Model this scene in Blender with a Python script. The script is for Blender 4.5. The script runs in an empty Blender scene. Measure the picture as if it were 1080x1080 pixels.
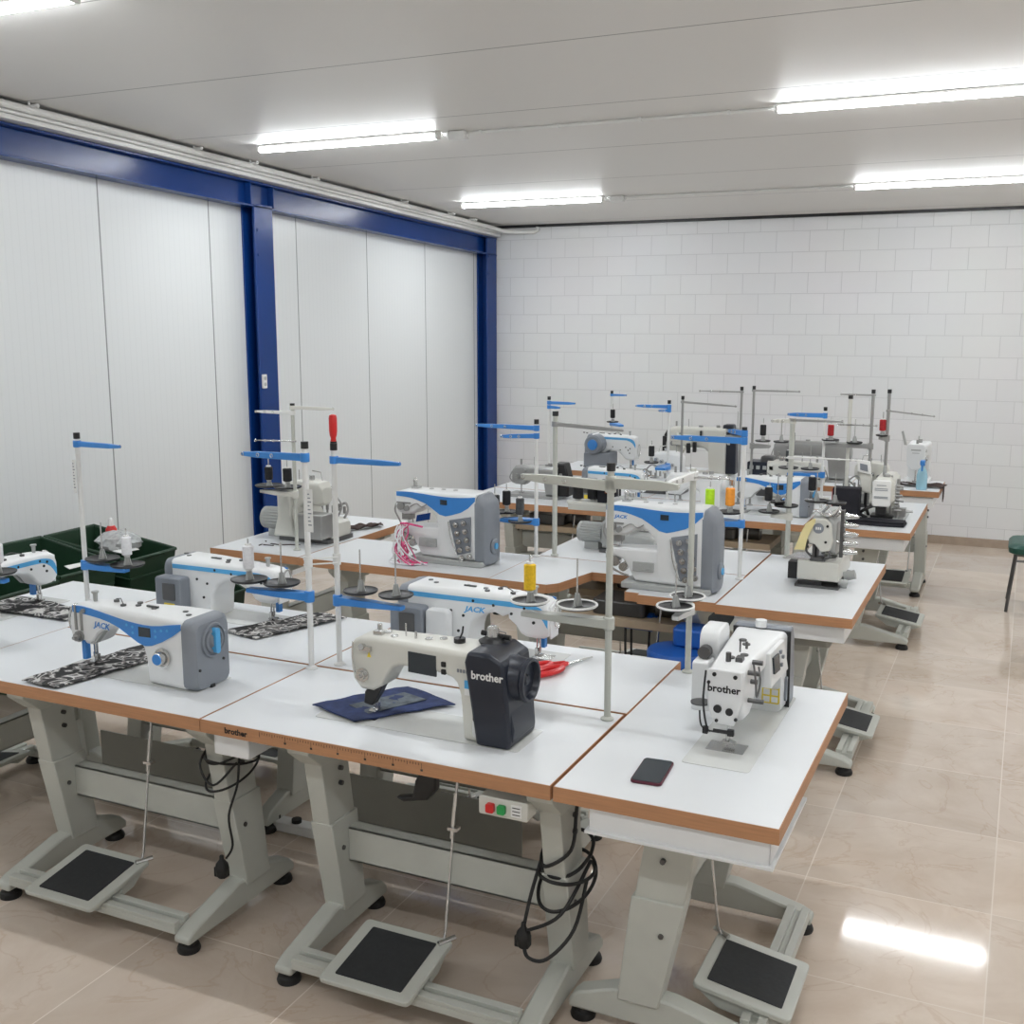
import bpy, bmesh, math, random
from mathutils import Vector, Matrix
random.seed(7)
COL = bpy.context.scene.collection
PI = math.pi
D = math.radians

# ------------------------------------------------------------------ materials
def pbr(name, col, rough=0.5, metal=0.0, var=0.04, scale=12.0, coat=0.0, emit=None, es=0.0, bump=0.0, spec=0.5, trans=0.0, alpha=1.0):
    m = bpy.data.materials.new(name); m.use_nodes = True
    nt = m.node_tree; b = nt.nodes['Principled BSDF']
    b.inputs['Roughness'].default_value = rough
    b.inputs['Metallic'].default_value = metal
    b.inputs['Coat Weight'].default_value = coat
    b.inputs['Specular IOR Level'].default_value = spec
    b.inputs['Transmission Weight'].default_value = trans
    b.inputs['Alpha'].default_value = alpha
    tc = nt.nodes.new('ShaderNodeTexCoord')
    n = nt.nodes.new('ShaderNodeTexNoise'); n.inputs['Scale'].default_value = scale
    n.inputs['Detail'].default_value = 3
    nt.links.new(tc.outputs['Object'], n.inputs['Vector'])
    r = nt.nodes.new('ShaderNodeValToRGB')
    r.color_ramp.elements[0].position = 0.3; r.color_ramp.elements[1].position = 0.7
    r.color_ramp.elements[0].color = tuple(max(0, c*(1-var)) for c in col) + (1,)
    r.color_ramp.elements[1].color = tuple(min(1, c*(1+var)) for c in col) + (1,)
    nt.links.new(n.outputs['Fac'], r.inputs['Fac'])
    nt.links.new(r.outputs['Color'], b.inputs['Base Color'])
    if emit:
        b.inputs['Emission Color'].default_value = tuple(emit) + (1,)
        b.inputs['Emission Strength'].default_value = es
    if bump:
        bp = nt.nodes.new('ShaderNodeBump'); bp.inputs['Strength'].default_value = bump; bp.inputs['Distance'].default_value = 0.005
        nt.links.new(n.outputs['Fac'], bp.inputs['Height']); nt.links.new(bp.outputs['Normal'], b.inputs['Normal'])
    return m

M = {}
LED = 40.0
def mk():
    M['white_paint'] = pbr('white_enamel', (0.80, 0.81, 0.81), 0.28, var=0.01)
    M['cream_paint'] = pbr('cream_enamel', (0.66, 0.655, 0.60), 0.32, var=0.015)
    M['grey_paint'] = pbr('grey_machine_paint', (0.40, 0.41, 0.40), 0.38, var=0.02)
    M['frame'] = pbr('stand_paint', (0.53, 0.54, 0.49), 0.38, var=0.02)
    M['frame_shaded'] = pbr('stand_paint_shaded', (0.30, 0.30, 0.265), 0.45, var=0.03)  # stand paint with the shadow under the tables put into its colour
    M['blue'] = pbr('blue_plastic', (0.045, 0.235, 0.63), 0.32, var=0.04)
    M['blue_light'] = pbr('blue_trim', (0.09, 0.40, 0.74), 0.32, var=0.03)
    M['motor_grey'] = pbr('motor_cover_grey', (0.225, 0.245, 0.275), 0.42, var=0.03)
    M['navy_black'] = pbr('black_motor_cover', (0.012, 0.016, 0.028), 0.35, var=0.05)
    M['black'] = pbr('black_plastic', (0.012, 0.012, 0.013), 0.4, var=0.1)
    M['rubber'] = pbr('black_rubber', (0.01, 0.01, 0.01), 0.55, var=0.1)
    M['pad'] = pbr('pedal_rubber', (0.022, 0.024, 0.026), 0.7, var=0.1, scale=60, bump=0.2)
    M['metal'] = pbr('bright_steel', (0.62, 0.62, 0.61), 0.25, 1.0, var=0.03)
    M['dark_metal'] = pbr('dark_steel', (0.14, 0.14, 0.14), 0.35, 0.9, var=0.06)
    M['cast'] = pbr('cast_metal', (0.36, 0.36, 0.35), 0.38, 0.6, var=0.06)
    M['screen'] = pbr('dark_display', (0.03, 0.04, 0.05), 0.12, var=0.05)
    M['red'] = pbr('red_plastic', (0.62, 0.02, 0.02), 0.3, var=0.03)
    M['green'] = pbr('green_plastic', (0.02, 0.32, 0.08), 0.35, var=0.03)
    M['yellow'] = pbr('yellow_sticker', (0.80, 0.62, 0.05), 0.45, var=0.04)
    M['yellow_thread'] = pbr('yellow_thread', (0.86, 0.55, 0.02), 0.7, var=0.12, scale=120, bump=0.3)
    M['white_thread'] = pbr('white_thread', (0.82, 0.82, 0.84), 0.7, var=0.06, scale=120, bump=0.3)
    M['black_thread'] = pbr('black_thread', (0.012, 0.012, 0.014), 0.7, var=0.2, scale=120, bump=0.3)
    M['grey_thread'] = pbr('grey_thread', (0.06, 0.065, 0.07), 0.7, var=0.2, scale=120, bump=0.3)
    M['lime_thread'] = pbr('lime_thread', (0.50, 0.85, 0.02), 0.6, var=0.08, scale=120, bump=0.3)
    M['orange_thread'] = pbr('orange_thread', (0.95, 0.35, 0.04), 0.6, var=0.08, scale=120, bump=0.3)
    M['red_thread'] = pbr('red_thread', (0.40, 0.015, 0.02), 0.7, var=0.1, scale=120, bump=0.3)
    M['bin_green'] = pbr('green_bin_plastic', (0.012, 0.042, 0.020), 0.42, var=0.1)
    M['chair_green'] = pbr('green_vinyl', (0.006, 0.075, 0.055), 0.38, var=0.08)
    M['drum_blue'] = pbr('blue_drum_plastic', (0.012, 0.10, 0.42), 0.35, var=0.06)
    M['paper'] = pbr('white_paper', (0.82, 0.82, 0.80), 0.7, var=0.02)
    M['led'] = pbr('lit_tube', (1, 1, 1), 0.4, emit=(0.93, 0.97, 1.0), es=LED, var=0)
    M['pvc'] = pbr('white_conduit', (0.78, 0.78, 0.76), 0.4, var=0.02)
    M['steel_blue'] = pbr('blue_steel_paint', (0.004, 0.038, 0.19), 0.26, var=0.05, scale=3, spec=0.35)
    M['pink'] = pbr('pink_thread', (0.75, 0.10, 0.26), 0.7, var=0.3, scale=80)
    M['cloth_yellow'] = pbr('pale_yellow_cloth', (0.80, 0.70, 0.36), 0.85, var=0.08, bump=0.2)
    M['cloth_black'] = pbr('black_cloth', (0.012, 0.012, 0.018), 0.85, var=0.3, bump=0.3)
    M['cloth_brown'] = pbr('dark_brown_cloth', (0.05, 0.028, 0.024), 0.8, var=0.4, bump=0.3)
    M['brown_box'] = pbr('brown_carton', (0.30, 0.10, 0.035), 0.7, var=0.1)
    M['beige'] = pbr('beige_laminate', (0.46, 0.36, 0.25), 0.5, var=0.08)
    M['clear'] = pbr('milky_plastic', (0.62, 0.64, 0.64), 0.2, var=0.2, scale=40, alpha=0.75)
    M['bed'] = pbr('bed_paint', (0.68, 0.69, 0.67), 0.22, var=0.01)
    M['light_blue'] = pbr('pale_blue_liquid', (0.35, 0.60, 0.72), 0.2, var=0.05)
    # laminate top
    m = pbr('white_laminate', (0.745, 0.765, 0.78), 0.30, var=0.012, scale=4); M['laminate'] = m
    # wood edge
    m = pbr('wood_edge', (0.47, 0.235, 0.115), 0.5, var=0.10, scale=30)
    nt = m.node_tree; n = [x for x in nt.nodes if x.type == 'TEX_NOISE'][0]
    mp = nt.nodes.new('ShaderNodeMapping'); mp.inputs['Scale'].default_value = (0.25, 0.25, 6)
    tc = [x for x in nt.nodes if x.type == 'TEX_COORD'][0]
    nt.links.new(tc.outputs['Object'], mp.inputs['Vector']); nt.links.new(mp.outputs['Vector'], n.inputs['Vector'])
    M['wood'] = m
    # camouflage fabric
    m = pbr('camouflage_cloth', (0.1, 0.1, 0.1), 0.8, scale=17)
    nt = m.node_tree; r = [x for x in nt.nodes if x.type == 'VALTORGB'][0]
    n = [x for x in nt.nodes if x.type == 'TEX_NOISE'][0]; n.inputs['Detail'].default_value = 1.5; n.inputs['Distortion'].default_value = 1.2
    cr = r.color_ramp; cr.interpolation = 'CONSTANT'
    cr.elements[0].position = 0; cr.elements[0].color = (0.012, 0.012, 0.012, 1)
    cr.elements[1].position = 0.47; cr.elements[1].color = (0.16, 0.15, 0.145, 1)
    e = cr.elements.new(0.53); e.color = (0.55, 0.54, 0.52, 1)
    e = cr.elements.new(0.60); e.color = (0.03, 0.03, 0.03, 1)
    M['camo'] = m
    # denim
    m = pbr('denim_cloth', (0.028, 0.045, 0.13), 0.85, var=0.35, scale=25, bump=0.4); M['denim'] = m
    M['denim_light'] = pbr('washed_denim', (0.12, 0.14, 0.16), 0.85, var=0.4, scale=30, bump=0.4)
    M['stitch'] = pbr('stitch_thread', (0.25, 0.22, 0.16), 0.8)


def wall_material():
    m = bpy.data.materials.new('painted_blockwork'); m.use_nodes = True; nt = m.node_tree; b = nt.nodes['Principled BSDF']
    tc = nt.nodes.new('ShaderNodeTexCoord'); sp = nt.nodes.new('ShaderNodeSeparateXYZ'); cb = nt.nodes.new('ShaderNodeCombineXYZ')
    nt.links.new(tc.outputs['Object'], sp.inputs[0]); nt.links.new(sp.outputs['X'], cb.inputs['X']); nt.links.new(sp.outputs['Z'], cb.inputs['Y'])
    mp = nt.nodes.new('ShaderNodeMapping'); mp.inputs['Location'].default_value = (0.11, -0.17, 0)
    nt.links.new(cb.outputs[0], mp.inputs['Vector'])
    br = nt.nodes.new('ShaderNodeTexBrick'); br.offset = 0.5; br.squash = 1.0
    br.inputs['Scale'].default_value = 1.0; br.inputs['Brick Width'].default_value = 0.30; br.inputs['Row Height'].default_value = 0.187
    br.inputs['Mortar Size'].default_value = 0.0028; br.inputs['Mortar Smooth'].default_value = 0.3; br.inputs['Bias'].default_value = 0.0
    br.inputs['Color1'].default_value = (0.80, 0.805, 0.81, 1); br.inputs['Color2'].default_value = (0.775, 0.78, 0.785, 1); br.inputs['Mortar'].default_value = (0.63, 0.635, 0.64, 1)
    nt.links.new(mp.outputs[0], br.inputs['Vector'])
    nz = nt.nodes.new('ShaderNodeTexNoise'); nz.inputs['Scale'].default_value = 1.3; nt.links.new(tc.outputs['Object'], nz.inputs['Vector'])
    mx = nt.nodes.new('ShaderNodeMix'); mx.data_type = 'RGBA'; mx.blend_type = 'MULTIPLY'; mx.inputs[0].default_value = 0.05
    nt.links.new(br.outputs['Color'], mx.inputs[6]); nt.links.new(nz.outputs['Color'], mx.inputs[7])
    nt.links.new(mx.outputs[2], b.inputs['Base Color'])
    bp = nt.nodes.new('ShaderNodeBump'); bp.inputs['Strength'].default_value = 0.5; bp.inputs['Distance'].default_value = 0.004; bp.invert = True
    nt.links.new(br.outputs['Fac'], bp.inputs['Height']); nt.links.new(bp.outputs['Normal'], b.inputs['Normal'])
    b.inputs['Roughness'].default_value = 0.45
    return m

def floor_material():
    m = bpy.data.materials.new('polished_marble_tiles'); m.use_nodes = True; nt = m.node_tree; b = nt.nodes['Principled BSDF']
    tc = nt.nodes.new('ShaderNodeTexCoord')
    mp = nt.nodes.new('ShaderNodeMapping'); mp.inputs['Location'].default_value = (-0.012, -3.22 + 0.62*5, 0)
    nt.links.new(tc.outputs['Object'], mp.inputs['Vector'])
    br = nt.nodes.new('ShaderNodeTexBrick'); br.offset = 0.0; br.squash = 1.0
    br.inputs['Scale'].default_value = 1.0; br.inputs['Brick Width'].default_value = 0.62; br.inputs['Row Height'].default_value = 0.62
    br.inputs['Mortar Size'].default_value = 0.0022; br.inputs['Mortar Smooth'].default_value = 0.1
    br.inputs['Color1'].default_value = (0.0, 0.0, 0.0, 1); br.inputs['Color2'].default_value = (1, 1, 1, 1); br.inputs['Mortar'].default_value = (0.5, 0.5, 0.5, 1)
    nt.links.new(mp.outputs[0], br.inputs['Vector'])
    n1 = nt.nodes.new('ShaderNodeTexNoise'); n1.inputs['Scale'].default_value = 2.2; n1.inputs['Detail'].default_value = 8; n1.inputs['Roughness'].default_value = 0.62; n1.inputs['Distortion'].default_value = 1.0
    nt.links.new(tc.outputs['Object'], n1.inputs['Vector'])
    r1 = nt.nodes.new('ShaderNodeValToRGB'); cr = r1.color_ramp
    cr.elements[0].position = 0.28; cr.elements[0].color = (0.58, 0.47, 0.375, 1)
    cr.elements[1].position = 0.72; cr.elements[1].color = (0.72, 0.625, 0.535, 1)
    nt.links.new(n1.outputs['Fac'], r1.inputs['Fac'])
    # thin brown veins
    n2 = nt.nodes.new('ShaderNodeTexNoise'); n2.inputs['Scale'].default_value = 1.7; n2.inputs['Detail'].default_value = 6; n2.inputs['Distortion'].default_value = 2.2
    nt.links.new(tc.outputs['Object'], n2.inputs['Vector'])
    r2 = nt.nodes.new('ShaderNodeValToRGB'); c2 = r2.color_ramp
    c2.elements[0].position = 0.485; c2.elements[0].color = (1, 1, 1, 1); c2.elements[1].position = 0.515; c2.elements[1].color = (1, 1, 1, 1)
    e = c2.elements.new(0.5); e.color = (0.90, 0.85, 0.81, 1)
    nt.links.new(n2.outputs['Fac'], r2.inputs['Fac'])
    mx = nt.nodes.new('ShaderNodeMix'); mx.data_type = 'RGBA'; mx.blend_type = 'MULTIPLY'; mx.inputs[0].default_value = 0.8
    nt.links.new(r1.outputs['Color'], mx.inputs[6]); nt.links.new(r2.outputs['Color'], mx.inputs[7])
    # tile to tile tone
    mt = nt.nodes.new('ShaderNodeMapRange'); mt.inputs['To Min'].default_value = 0.88; mt.inputs['To Max'].default_value = 1.07
    nt.links.new(br.outputs['Color'], mt.inputs['Value'])
    m2 = nt.nodes.new('ShaderNodeMix'); m2.data_type = 'RGBA'; m2.blend_type = 'MULTIPLY'; m2.inputs[0].default_value = 1.0
    nt.links.new(mx.outputs[2], m2.inputs[6]); nt.links.new(mt.outputs['Result'], m2.inputs[7])
    m3 = nt.nodes.new('ShaderNodeMix'); m3.data_type = 'RGBA'
    nt.links.new(br.outputs['Fac'], m3.inputs[0]); nt.links.new(m2.outputs[2], m3.inputs[6]); m3.inputs[7].default_value = (0.76, 0.68, 0.60, 1)
    nt.links.new(m3.outputs[2], b.inputs['Base Color'])
    b.inputs['Roughness'].default_value = 0.07
    b.inputs['Specular IOR Level'].default_value = 0.5
    return m

def panel_material():
    # sandwich panel: fine vertical ribs, one joint every metre
    m = bpy.data.materials.new('ribbed_wall_panel'); m.use_nodes = True; nt = m.node_tree; b = nt.nodes['Principled BSDF']
    tc = nt.nodes.new('ShaderNodeTexCoord'); sp = nt.nodes.new('ShaderNodeSeparateXYZ'); nt.links.new(tc.outputs['Object'], sp.inputs[0])
    def math_(op, a, v=None, w=None):
        n = nt.nodes.new('ShaderNodeMath'); n.operation = op
        nt.links.new(a, n.inputs[0])
        if v is not None: n.inputs[1].default_value = v
        return n.outputs[0]
    y = math_('ADD', sp.outputs['Y'], 10.0 - 0.19)
    fr = math_('FRACT', y)
    d = math_('LESS_THAN', fr, 0.011)
    rib = math_('FRACT', math_('MULTIPLY', y, 20.0)); ribm = math_('LESS_THAN', rib, 0.12)
    mx = nt.nodes.new('ShaderNodeMix'); mx.data_type = 'RGBA'; nt.links.new(d, mx.inputs[0])
    m0 = nt.nodes.new('ShaderNodeMix'); m0.data_type = 'RGBA'; nt.links.new(ribm, m0.inputs[0])
    m0.inputs[6].default_value = (0.79, 0.815, 0.82, 1); m0.inputs[7].default_value = (0.765, 0.79, 0.795, 1)
    nt.links.new(m0.outputs[2], mx.inputs[6]); mx.inputs[7].default_value = (0.28, 0.30, 0.30, 1)
    nt.links.new(mx.outputs[2], b.inputs['Base Color']); b.inputs['Roughness'].default_value = 0.32
    return m

def ceiling_material():
    m = bpy.data.materials.new('ceiling_panels'); m.use_nodes = True; nt = m.node_tree; b = nt.nodes['Principled BSDF']
    tc = nt.nodes.new('ShaderNodeTexCoord'); sp = nt.nodes.new('ShaderNodeSeparateXYZ'); nt.links.new(tc.outputs['Object'], sp.inputs[0])
    a = nt.nodes.new('ShaderNodeMath'); a.operation = 'MULTIPLY_ADD'; nt.links.new(sp.outputs['Y'], a.inputs[0]); a.inputs[1].default_value = 1/1.15; a.inputs[2].default_value = 20.07
    f = nt.nodes.new('ShaderNodeMath'); f.operation = 'FRACT'; nt.links.new(a.outputs[0], f.inputs[0])
    l = nt.nodes.new('ShaderNodeMath'); l.operation = 'LESS_THAN'; l.inputs[1].default_value = 0.008; nt.links.new(f.outputs[0], l.inputs[0])
    mx = nt.nodes.new('ShaderNodeMix'); mx.data_type = 'RGBA'; nt.links.new(l.outputs[0], mx.inputs[0])
    mx.inputs[6].default_value = (0.78, 0.765, 0.735, 1); mx.inputs[7].default_value = (0.30, 0.29, 0.28, 1)
    nt.links.new(mx.outputs[2], b.inputs['Base Color']); b.inputs['Roughness'].default_value = 0.45
    return m

# ------------------------------------------------------------------ geometry
def rrect(a0, a1, b0, b1, r, k=3):
    r = min(r, (a1-a0)/2*0.98, (b1-b0)/2*0.98); out = []
    for cx, cy, s in ((a1-r, b1-r, 0), (a0+r, b1-r, 1), (a0+r, b0+r, 2), (a1-r, b0+r, 3)):
        for i in range(k+1):
            t = (s + i/k)*PI/2
            out.append((cx + r*math.cos(t), cy + r*math.sin(t)))
    return out

class MB:
    def __init__(s): s.v = []; s.f = []; s.mi = []; s.parts = []
    def add(s, vs, fs, m=0):
        vs = [tuple(p) for p in vs]; s.parts.append((vs, fs, m)); o = len(s.v); s.v += [tuple(p) for p in vs]; s.f += [tuple(i+o for i in f) for f in fs]; s.mi += [m]*len(fs); return s
    def box(s, x0, x1, y0, y1, z0, z1, m=0):
        return s.add([(x0,y0,z0),(x1,y0,z0),(x1,y1,z0),(x0,y1,z0),(x0,y0,z1),(x1,y0,z1),(x1,y1,z1),(x0,y1,z1)],
                     [(0,3,2,1),(4,5,6,7),(0,1,5,4),(1,2,6,5),(2,3,7,6),(3,0,4,7)], m)
    def loft(s, rings, m=0, caps=True):
        n = len(rings[0]); vs = [p for r in rings for p in r]; fs = []
        for i in range(len(rings)-1):
            for j in range(n):
                fs.append((i*n+j, i*n+(j+1) % n, (i+1)*n+(j+1) % n, (i+1)*n+j))
        if caps: fs.append(tuple(range(n-1, -1, -1))); fs.append(tuple((len(rings)-1)*n+j for j in range(n)))
        return s.add(vs, fs, m)
    def prism(s, poly, axis, a, b, m=0):
        def P(p, t): return {'x': (t, p[0], p[1]), 'y': (p[0], t, p[1]), 'z': (p[0], p[1], t)}[axis]
        return s.loft([[P(p, a) for p in poly], [P(p, b) for p in poly]], m)
    def cyl(s, p0, p1, r0, r1=None, n=16, m=0, caps=True):
        r1 = r0 if r1 is None else r1
        p0 = Vector(p0); p1 = Vector(p1); d = (p1-p0).normalized(); u = d.orthogonal().normalized(); w = d.cross(u)
        R = [[p+ (u*math.cos(2*PI*i/n)+w*math.sin(2*PI*i/n))*r for i in range(n)] for p, r in ((p0, r0), (p1, r1))]
        return s.loft(R, m, caps)
    def lathe(s, prof, c=(0,0,0), axis='z', n=24, m=0, caps=True):
        rings = []
        for r, h in prof:
            ring = []
            for i in range(n):
                a = 2*PI*i/n; x, y = r*math.cos(a), r*math.sin(a)
                p = {'z': (x, y, h), 'x': (h, x, y), 'y': (x, h, y)}[axis]
                ring.append((p[0]+c[0], p[1]+c[1], p[2]+c[2]))
            rings.append(ring)
        return s.loft(rings, m, caps)
    def tube(s, pts, r, n=8, m=0, closed=False):
        pts = [Vector(p) for p in pts]; rings = []; u = None; N = len(pts)
        for i, p in enumerate(pts):
            if closed: d = (pts[(i+1) % N]-pts[i-1]).normalized()
            else: d = (pts[min(i+1, N-1)]-pts[max(i-1, 0)]).normalized()
            if u is None: u = d.orthogonal().normalized()
            u = (u-d*u.dot(d)); u = u.normalized() if u.length > 1e-6 else d.orthogonal().normalized()
            w = d.cross(u)
            rings.append([p+(u*math.cos(2*PI*k/n)+w*math.sin(2*PI*k/n))*r for k in range(n)])
        if closed: rings.append(rings[0])
        return s.loft(rings, m, not closed)
    def sphere(s, c, r, n=10, m=0, sz=1.0):
        return s.lathe([(max(r*math.sin(PI*i/n), 1e-4), -r*sz*math.cos(PI*i/n)) for i in range(n+1)], c, 'z', 14, m)
    def each(s, name, mats, parent=None, bevel=0.0, join=()):
        # every disconnected piece becomes a part of its own
        out = []
        for vs, fs, m in s.parts:
            b = MB(); b.add(vs, fs, 0); out.append(b.build(name, mats if isinstance(mats, str) else mats[m], parent, bevel=bevel))
        return out
    def build(s, name, mats, parent=None, loc=(0,0,0), rz=0.0, bevel=0.0, ang=35, rot=None):
        me = bpy.data.meshes.new(name); me.from_pydata(s.v, [], s.f)
        if not isinstance(mats, (list, tuple)): mats = [mats]
        for m in mats: me.materials.append(M[m] if isinstance(m, str) else m)
        for p, i in zip(me.polygons, s.mi): p.material_index = i
        bm = bmesh.new(); bm.from_mesh(me); bmesh.ops.recalc_face_normals(bm, faces=bm.faces); bm.to_mesh(me); bm.free()
        me.shade_smooth(); me.set_sharp_from_angle(angle=D(ang))
        o = bpy.data.objects.new(name, me); COL.objects.link(o); o.location = loc
        o.rotation_euler = rot if rot else (0, 0, rz)
        if parent: o.parent = parent
        if bevel:
            b = o.modifiers.new('soft_edges', 'BEVEL'); b.width = bevel; b.segments = 2; b.limit_method = 'ANGLE'; b.angle_limit = D(40)
        return o

def smooth(pts, k=6):
    P = [Vector(p) for p in pts]; out = []
    for i in range(len(P)-1):
        a, b, c, d = P[max(i-1, 0)], P[i], P[i+1], P[min(i+2, len(P)-1)]
        for j in range(k):
            t = j/k
            out.append(0.5*((2*b)+(c-a)*t+(2*a-5*b+4*c-d)*t*t+(3*b-a-3*c+d)*t**3))
    out.append(P[-1]); return out

def tag(o, label, cat, group=None, kind=None):
    o['label'] = label; o['category'] = cat
    if group: o['group'] = group
    if kind: o['kind'] = kind
    return o
def empty(name, label, cat, loc=(0,0,0), rz=0.0, group=None):
    o = bpy.data.objects.new(name, None); o.empty_display_size = 0.1; COL.objects.link(o)
    o.location = loc; o.rotation_euler = (0, 0, rz); return tag(o, label, cat, group)
def struct(o): o['kind'] = 'structure'; return o
def text(name, body, size, mat, parent, loc, rot, offset=0.0, shear=0.0, ext=0.0004, sx=1.0):
    cu = bpy.data.curves.new(name, 'FONT'); cu.body = body; cu.size = size; cu.offset = offset; cu.shear = shear; cu.extrude = ext
    cu.align_x = 'CENTER'; cu.align_y = 'CENTER'; cu.resolution_u = 2
    t = bpy.data.objects.new(name, cu); COL.objects.link(t)
    bpy.context.view_layer.update()
    me = bpy.data.meshes.new_from_object(t.evaluated_get(bpy.context.evaluated_depsgraph_get()))
    bpy.data.objects.remove(t); bpy.data.curves.remove(cu)
    me.name = name; me.materials.clear(); me.materials.append(M[mat])
    o = bpy.data.objects.new(name, me); COL.objects.link(o); o.parent = parent; o.location = loc; o.rotation_euler = rot; o.scale = (sx, 1, 1)
    return o
FRONT = (PI/2, 0, 0)            # text facing -y
REAR = (PI/2, 0, PI)            # text facing +y
LEFT = (PI/2, 0, -PI/2)         # text facing -x
RIGHT = (PI/2, 0, PI/2)         # text facing +x

mk()
# ------------------------------------------------------------------ room
XL, YB, XR, YF = -5.18, 10.5, 3.6, -1.6
def CZ(y): return 2.93 + 0.036*(10.5-y)
struct(MB().box(XL-0.2, XR+0.2, YF-0.2, YB+0.2, -0.12, 0).build('floor', floor_material()))
c = MB(); c.add([(XL-.2,YF-.2,CZ(YF-.2)),(XR+.2,YF-.2,CZ(YF-.2)),(XR+.2,YB+.2,CZ(YB+.2)),(XL-.2,YB+.2,CZ(YB+.2)),
                 (XL-.2,YF-.2,CZ(YF-.2)+.12),(XR+.2,YF-.2,CZ(YF-.2)+.12),(XR+.2,YB+.2,CZ(YB+.2)+.12),(XL-.2,YB+.2,CZ(YB+.2)+.12)],
                [(0,3,2,1),(4,5,6,7),(0,1,5,4),(1,2,6,5),(2,3,7,6),(3,0,4,7)])
struct(c.build('ceiling', ceiling_material()))
wm = wall_material()
struct(MB().box(XL-.2, XR+.2, YB, YB+.18, 0, 2.915).build('wall_back', wm))
struct(MB().box(XL-.18, XL, YF, YB, 0, 3.5).build('wall_left', panel_material()))
plain = pbr('white_plaster', (0.76, 0.765, 0.77), 0.6, var=0.01)
struct(MB().box(XR, XR+.18, YF, YB, 0, 3.5).build('wall_right', plain))
struct(MB().box(XL-.2, XR+.2, YF-.18, YF, 0, 3.6).build('wall_front', plain))
struct(MB().box(XL, XR, YB-.012, YB, 0, .075).build('baseboard_back', pbr('skirting_tile', (0.38, 0.30, 0.235), 0.15, var=0.1)))
struct(MB().box(XL, XR, YB-.03, YB+.01, 2.905, 2.935).build('ceiling_gap_shade', 'black'))  # black strip painting in the shade of the gap between wall and ceiling

# blue steel frame: two columns and one sloping beam
def column(y0, y1, name='trim_2'):
    b = MB()
    b.box(-5.078, -5.06, y0, y1, 0, 2.80)
    b.box(-5.179, -5.165, y0, y1, 0, 2.80)
    b.box(-5.165, -5.078, (y0+y1)/2-.006, (y0+y1)/2+.006, 0, 2.80)
    for z in (2.62, 2.45): b.cyl((-5.06, y0+.03, z), (-5.052, y0+.03, z), .012, n=8)
    return struct(b.build(name, 'steel_blue', bevel=.003))
def beamz(y): return 2.81 + 0.0372*(10.5-y)
column(6.54, 6.75, 'trim_2'); column(10.26, 10.48, 'trim_3')
b = MB()
Y0, Y1 = YF, 10.49
def sb(x0, x1, d0, d1):
    b.add([(x0,Y0,beamz(Y0)-d0),(x1,Y0,beamz(Y0)-d0),(x1,Y1,beamz(Y1)-d0),(x0,Y1,beamz(Y1)-d0),
           (x0,Y0,beamz(Y0)-d1),(x1,Y0,beamz(Y0)-d1),(x1,Y1,beamz(Y1)-d1),(x0,Y1,beamz(Y1)-d1)],
          [(0,3,2,1),(4,5,6,7),(0,1,5,4),(1,2,6,5),(2,3,7,6),(3,0,4,7)])
sb(-5.178, -5.06, 0, .014); sb(-5.178, -5.06, .165, .179); sb(-5.135, -5.12, .014, .165)
for yy in (6.52, 6.78): b.box(-5.12, -5.065, yy-.005, yy+.005, beamz(yy)-.165, beamz(yy)-.014)
struct(b.build('trim_4', 'steel_blue', bevel=.002))

# conduits running along the beam
def line_pipe(label, x, dz, r, y0=YF, y1=10.2, tail=None):
    pts = [(x, y0, beamz(y0)+dz), (x, y1, beamz(y1)+dz)] + (tail or [])
    return tag(MB().tube(pts, r, 10).build('conduit_pipe', 'pvc'), label, 'pipe', 'white conduits along the blue beam')
line_pipe('thick white conduit running along top of blue beam, uppermost one', -4.985, .075, .020,
          y1=10.2, tail=[(-4.93, 10.36, 2.87), (-4.82, 10.44, 2.862), (-4.62, 10.45, 2.86), (-4.59, 10.45, 2.875), (-4.585, 10.45, 2.905)])
line_pipe('slim white conduit running between the thick conduit and cable trunking', -5.005, .045, .012, y1=10.44)
b = MB()
Y0, Y1 = YF, 10.44
sb(-5.075, -4.995, -.030, -.004)
tag(b.build('cable_trunking', 'pvc', bevel=.003), 'flat white cable trunking lying on front edge of the blue beam', 'trunking')
for i, y in enumerate((4.55, 5.85, 6.42, 7.15, 8.45, 9.3, 9.75)):
    z = CZ(y); b = MB()
    b.cyl((-4.93, y, z-.022), (-5.17, y, z-.022), .009, n=8); b.sphere((-4.925, y, z-.022), .013, 6)
    b.cyl((-4.985, y, z), (-4.985, y, beamz(y)+.09), .006, n=8); b.cyl((-5.06, y, z), (-5.06, y, beamz(y)), .006, n=8)
    tag(b.build('pipe_bracket', 'pvc'), ['white rod bracket hanging conduit from ceiling, nearest the camera', 'white rod bracket hanging conduit, second from camera', 'white rod bracket directly above blue middle column', 'white rod bracket just past the blue middle column',
        'white rod bracket beside left end of the farthest left ceiling light', 'white rod bracket, second from the back wall', 'white rod bracket closest to the back wall'][i], 'bracket', 'conduit brackets')

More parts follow.
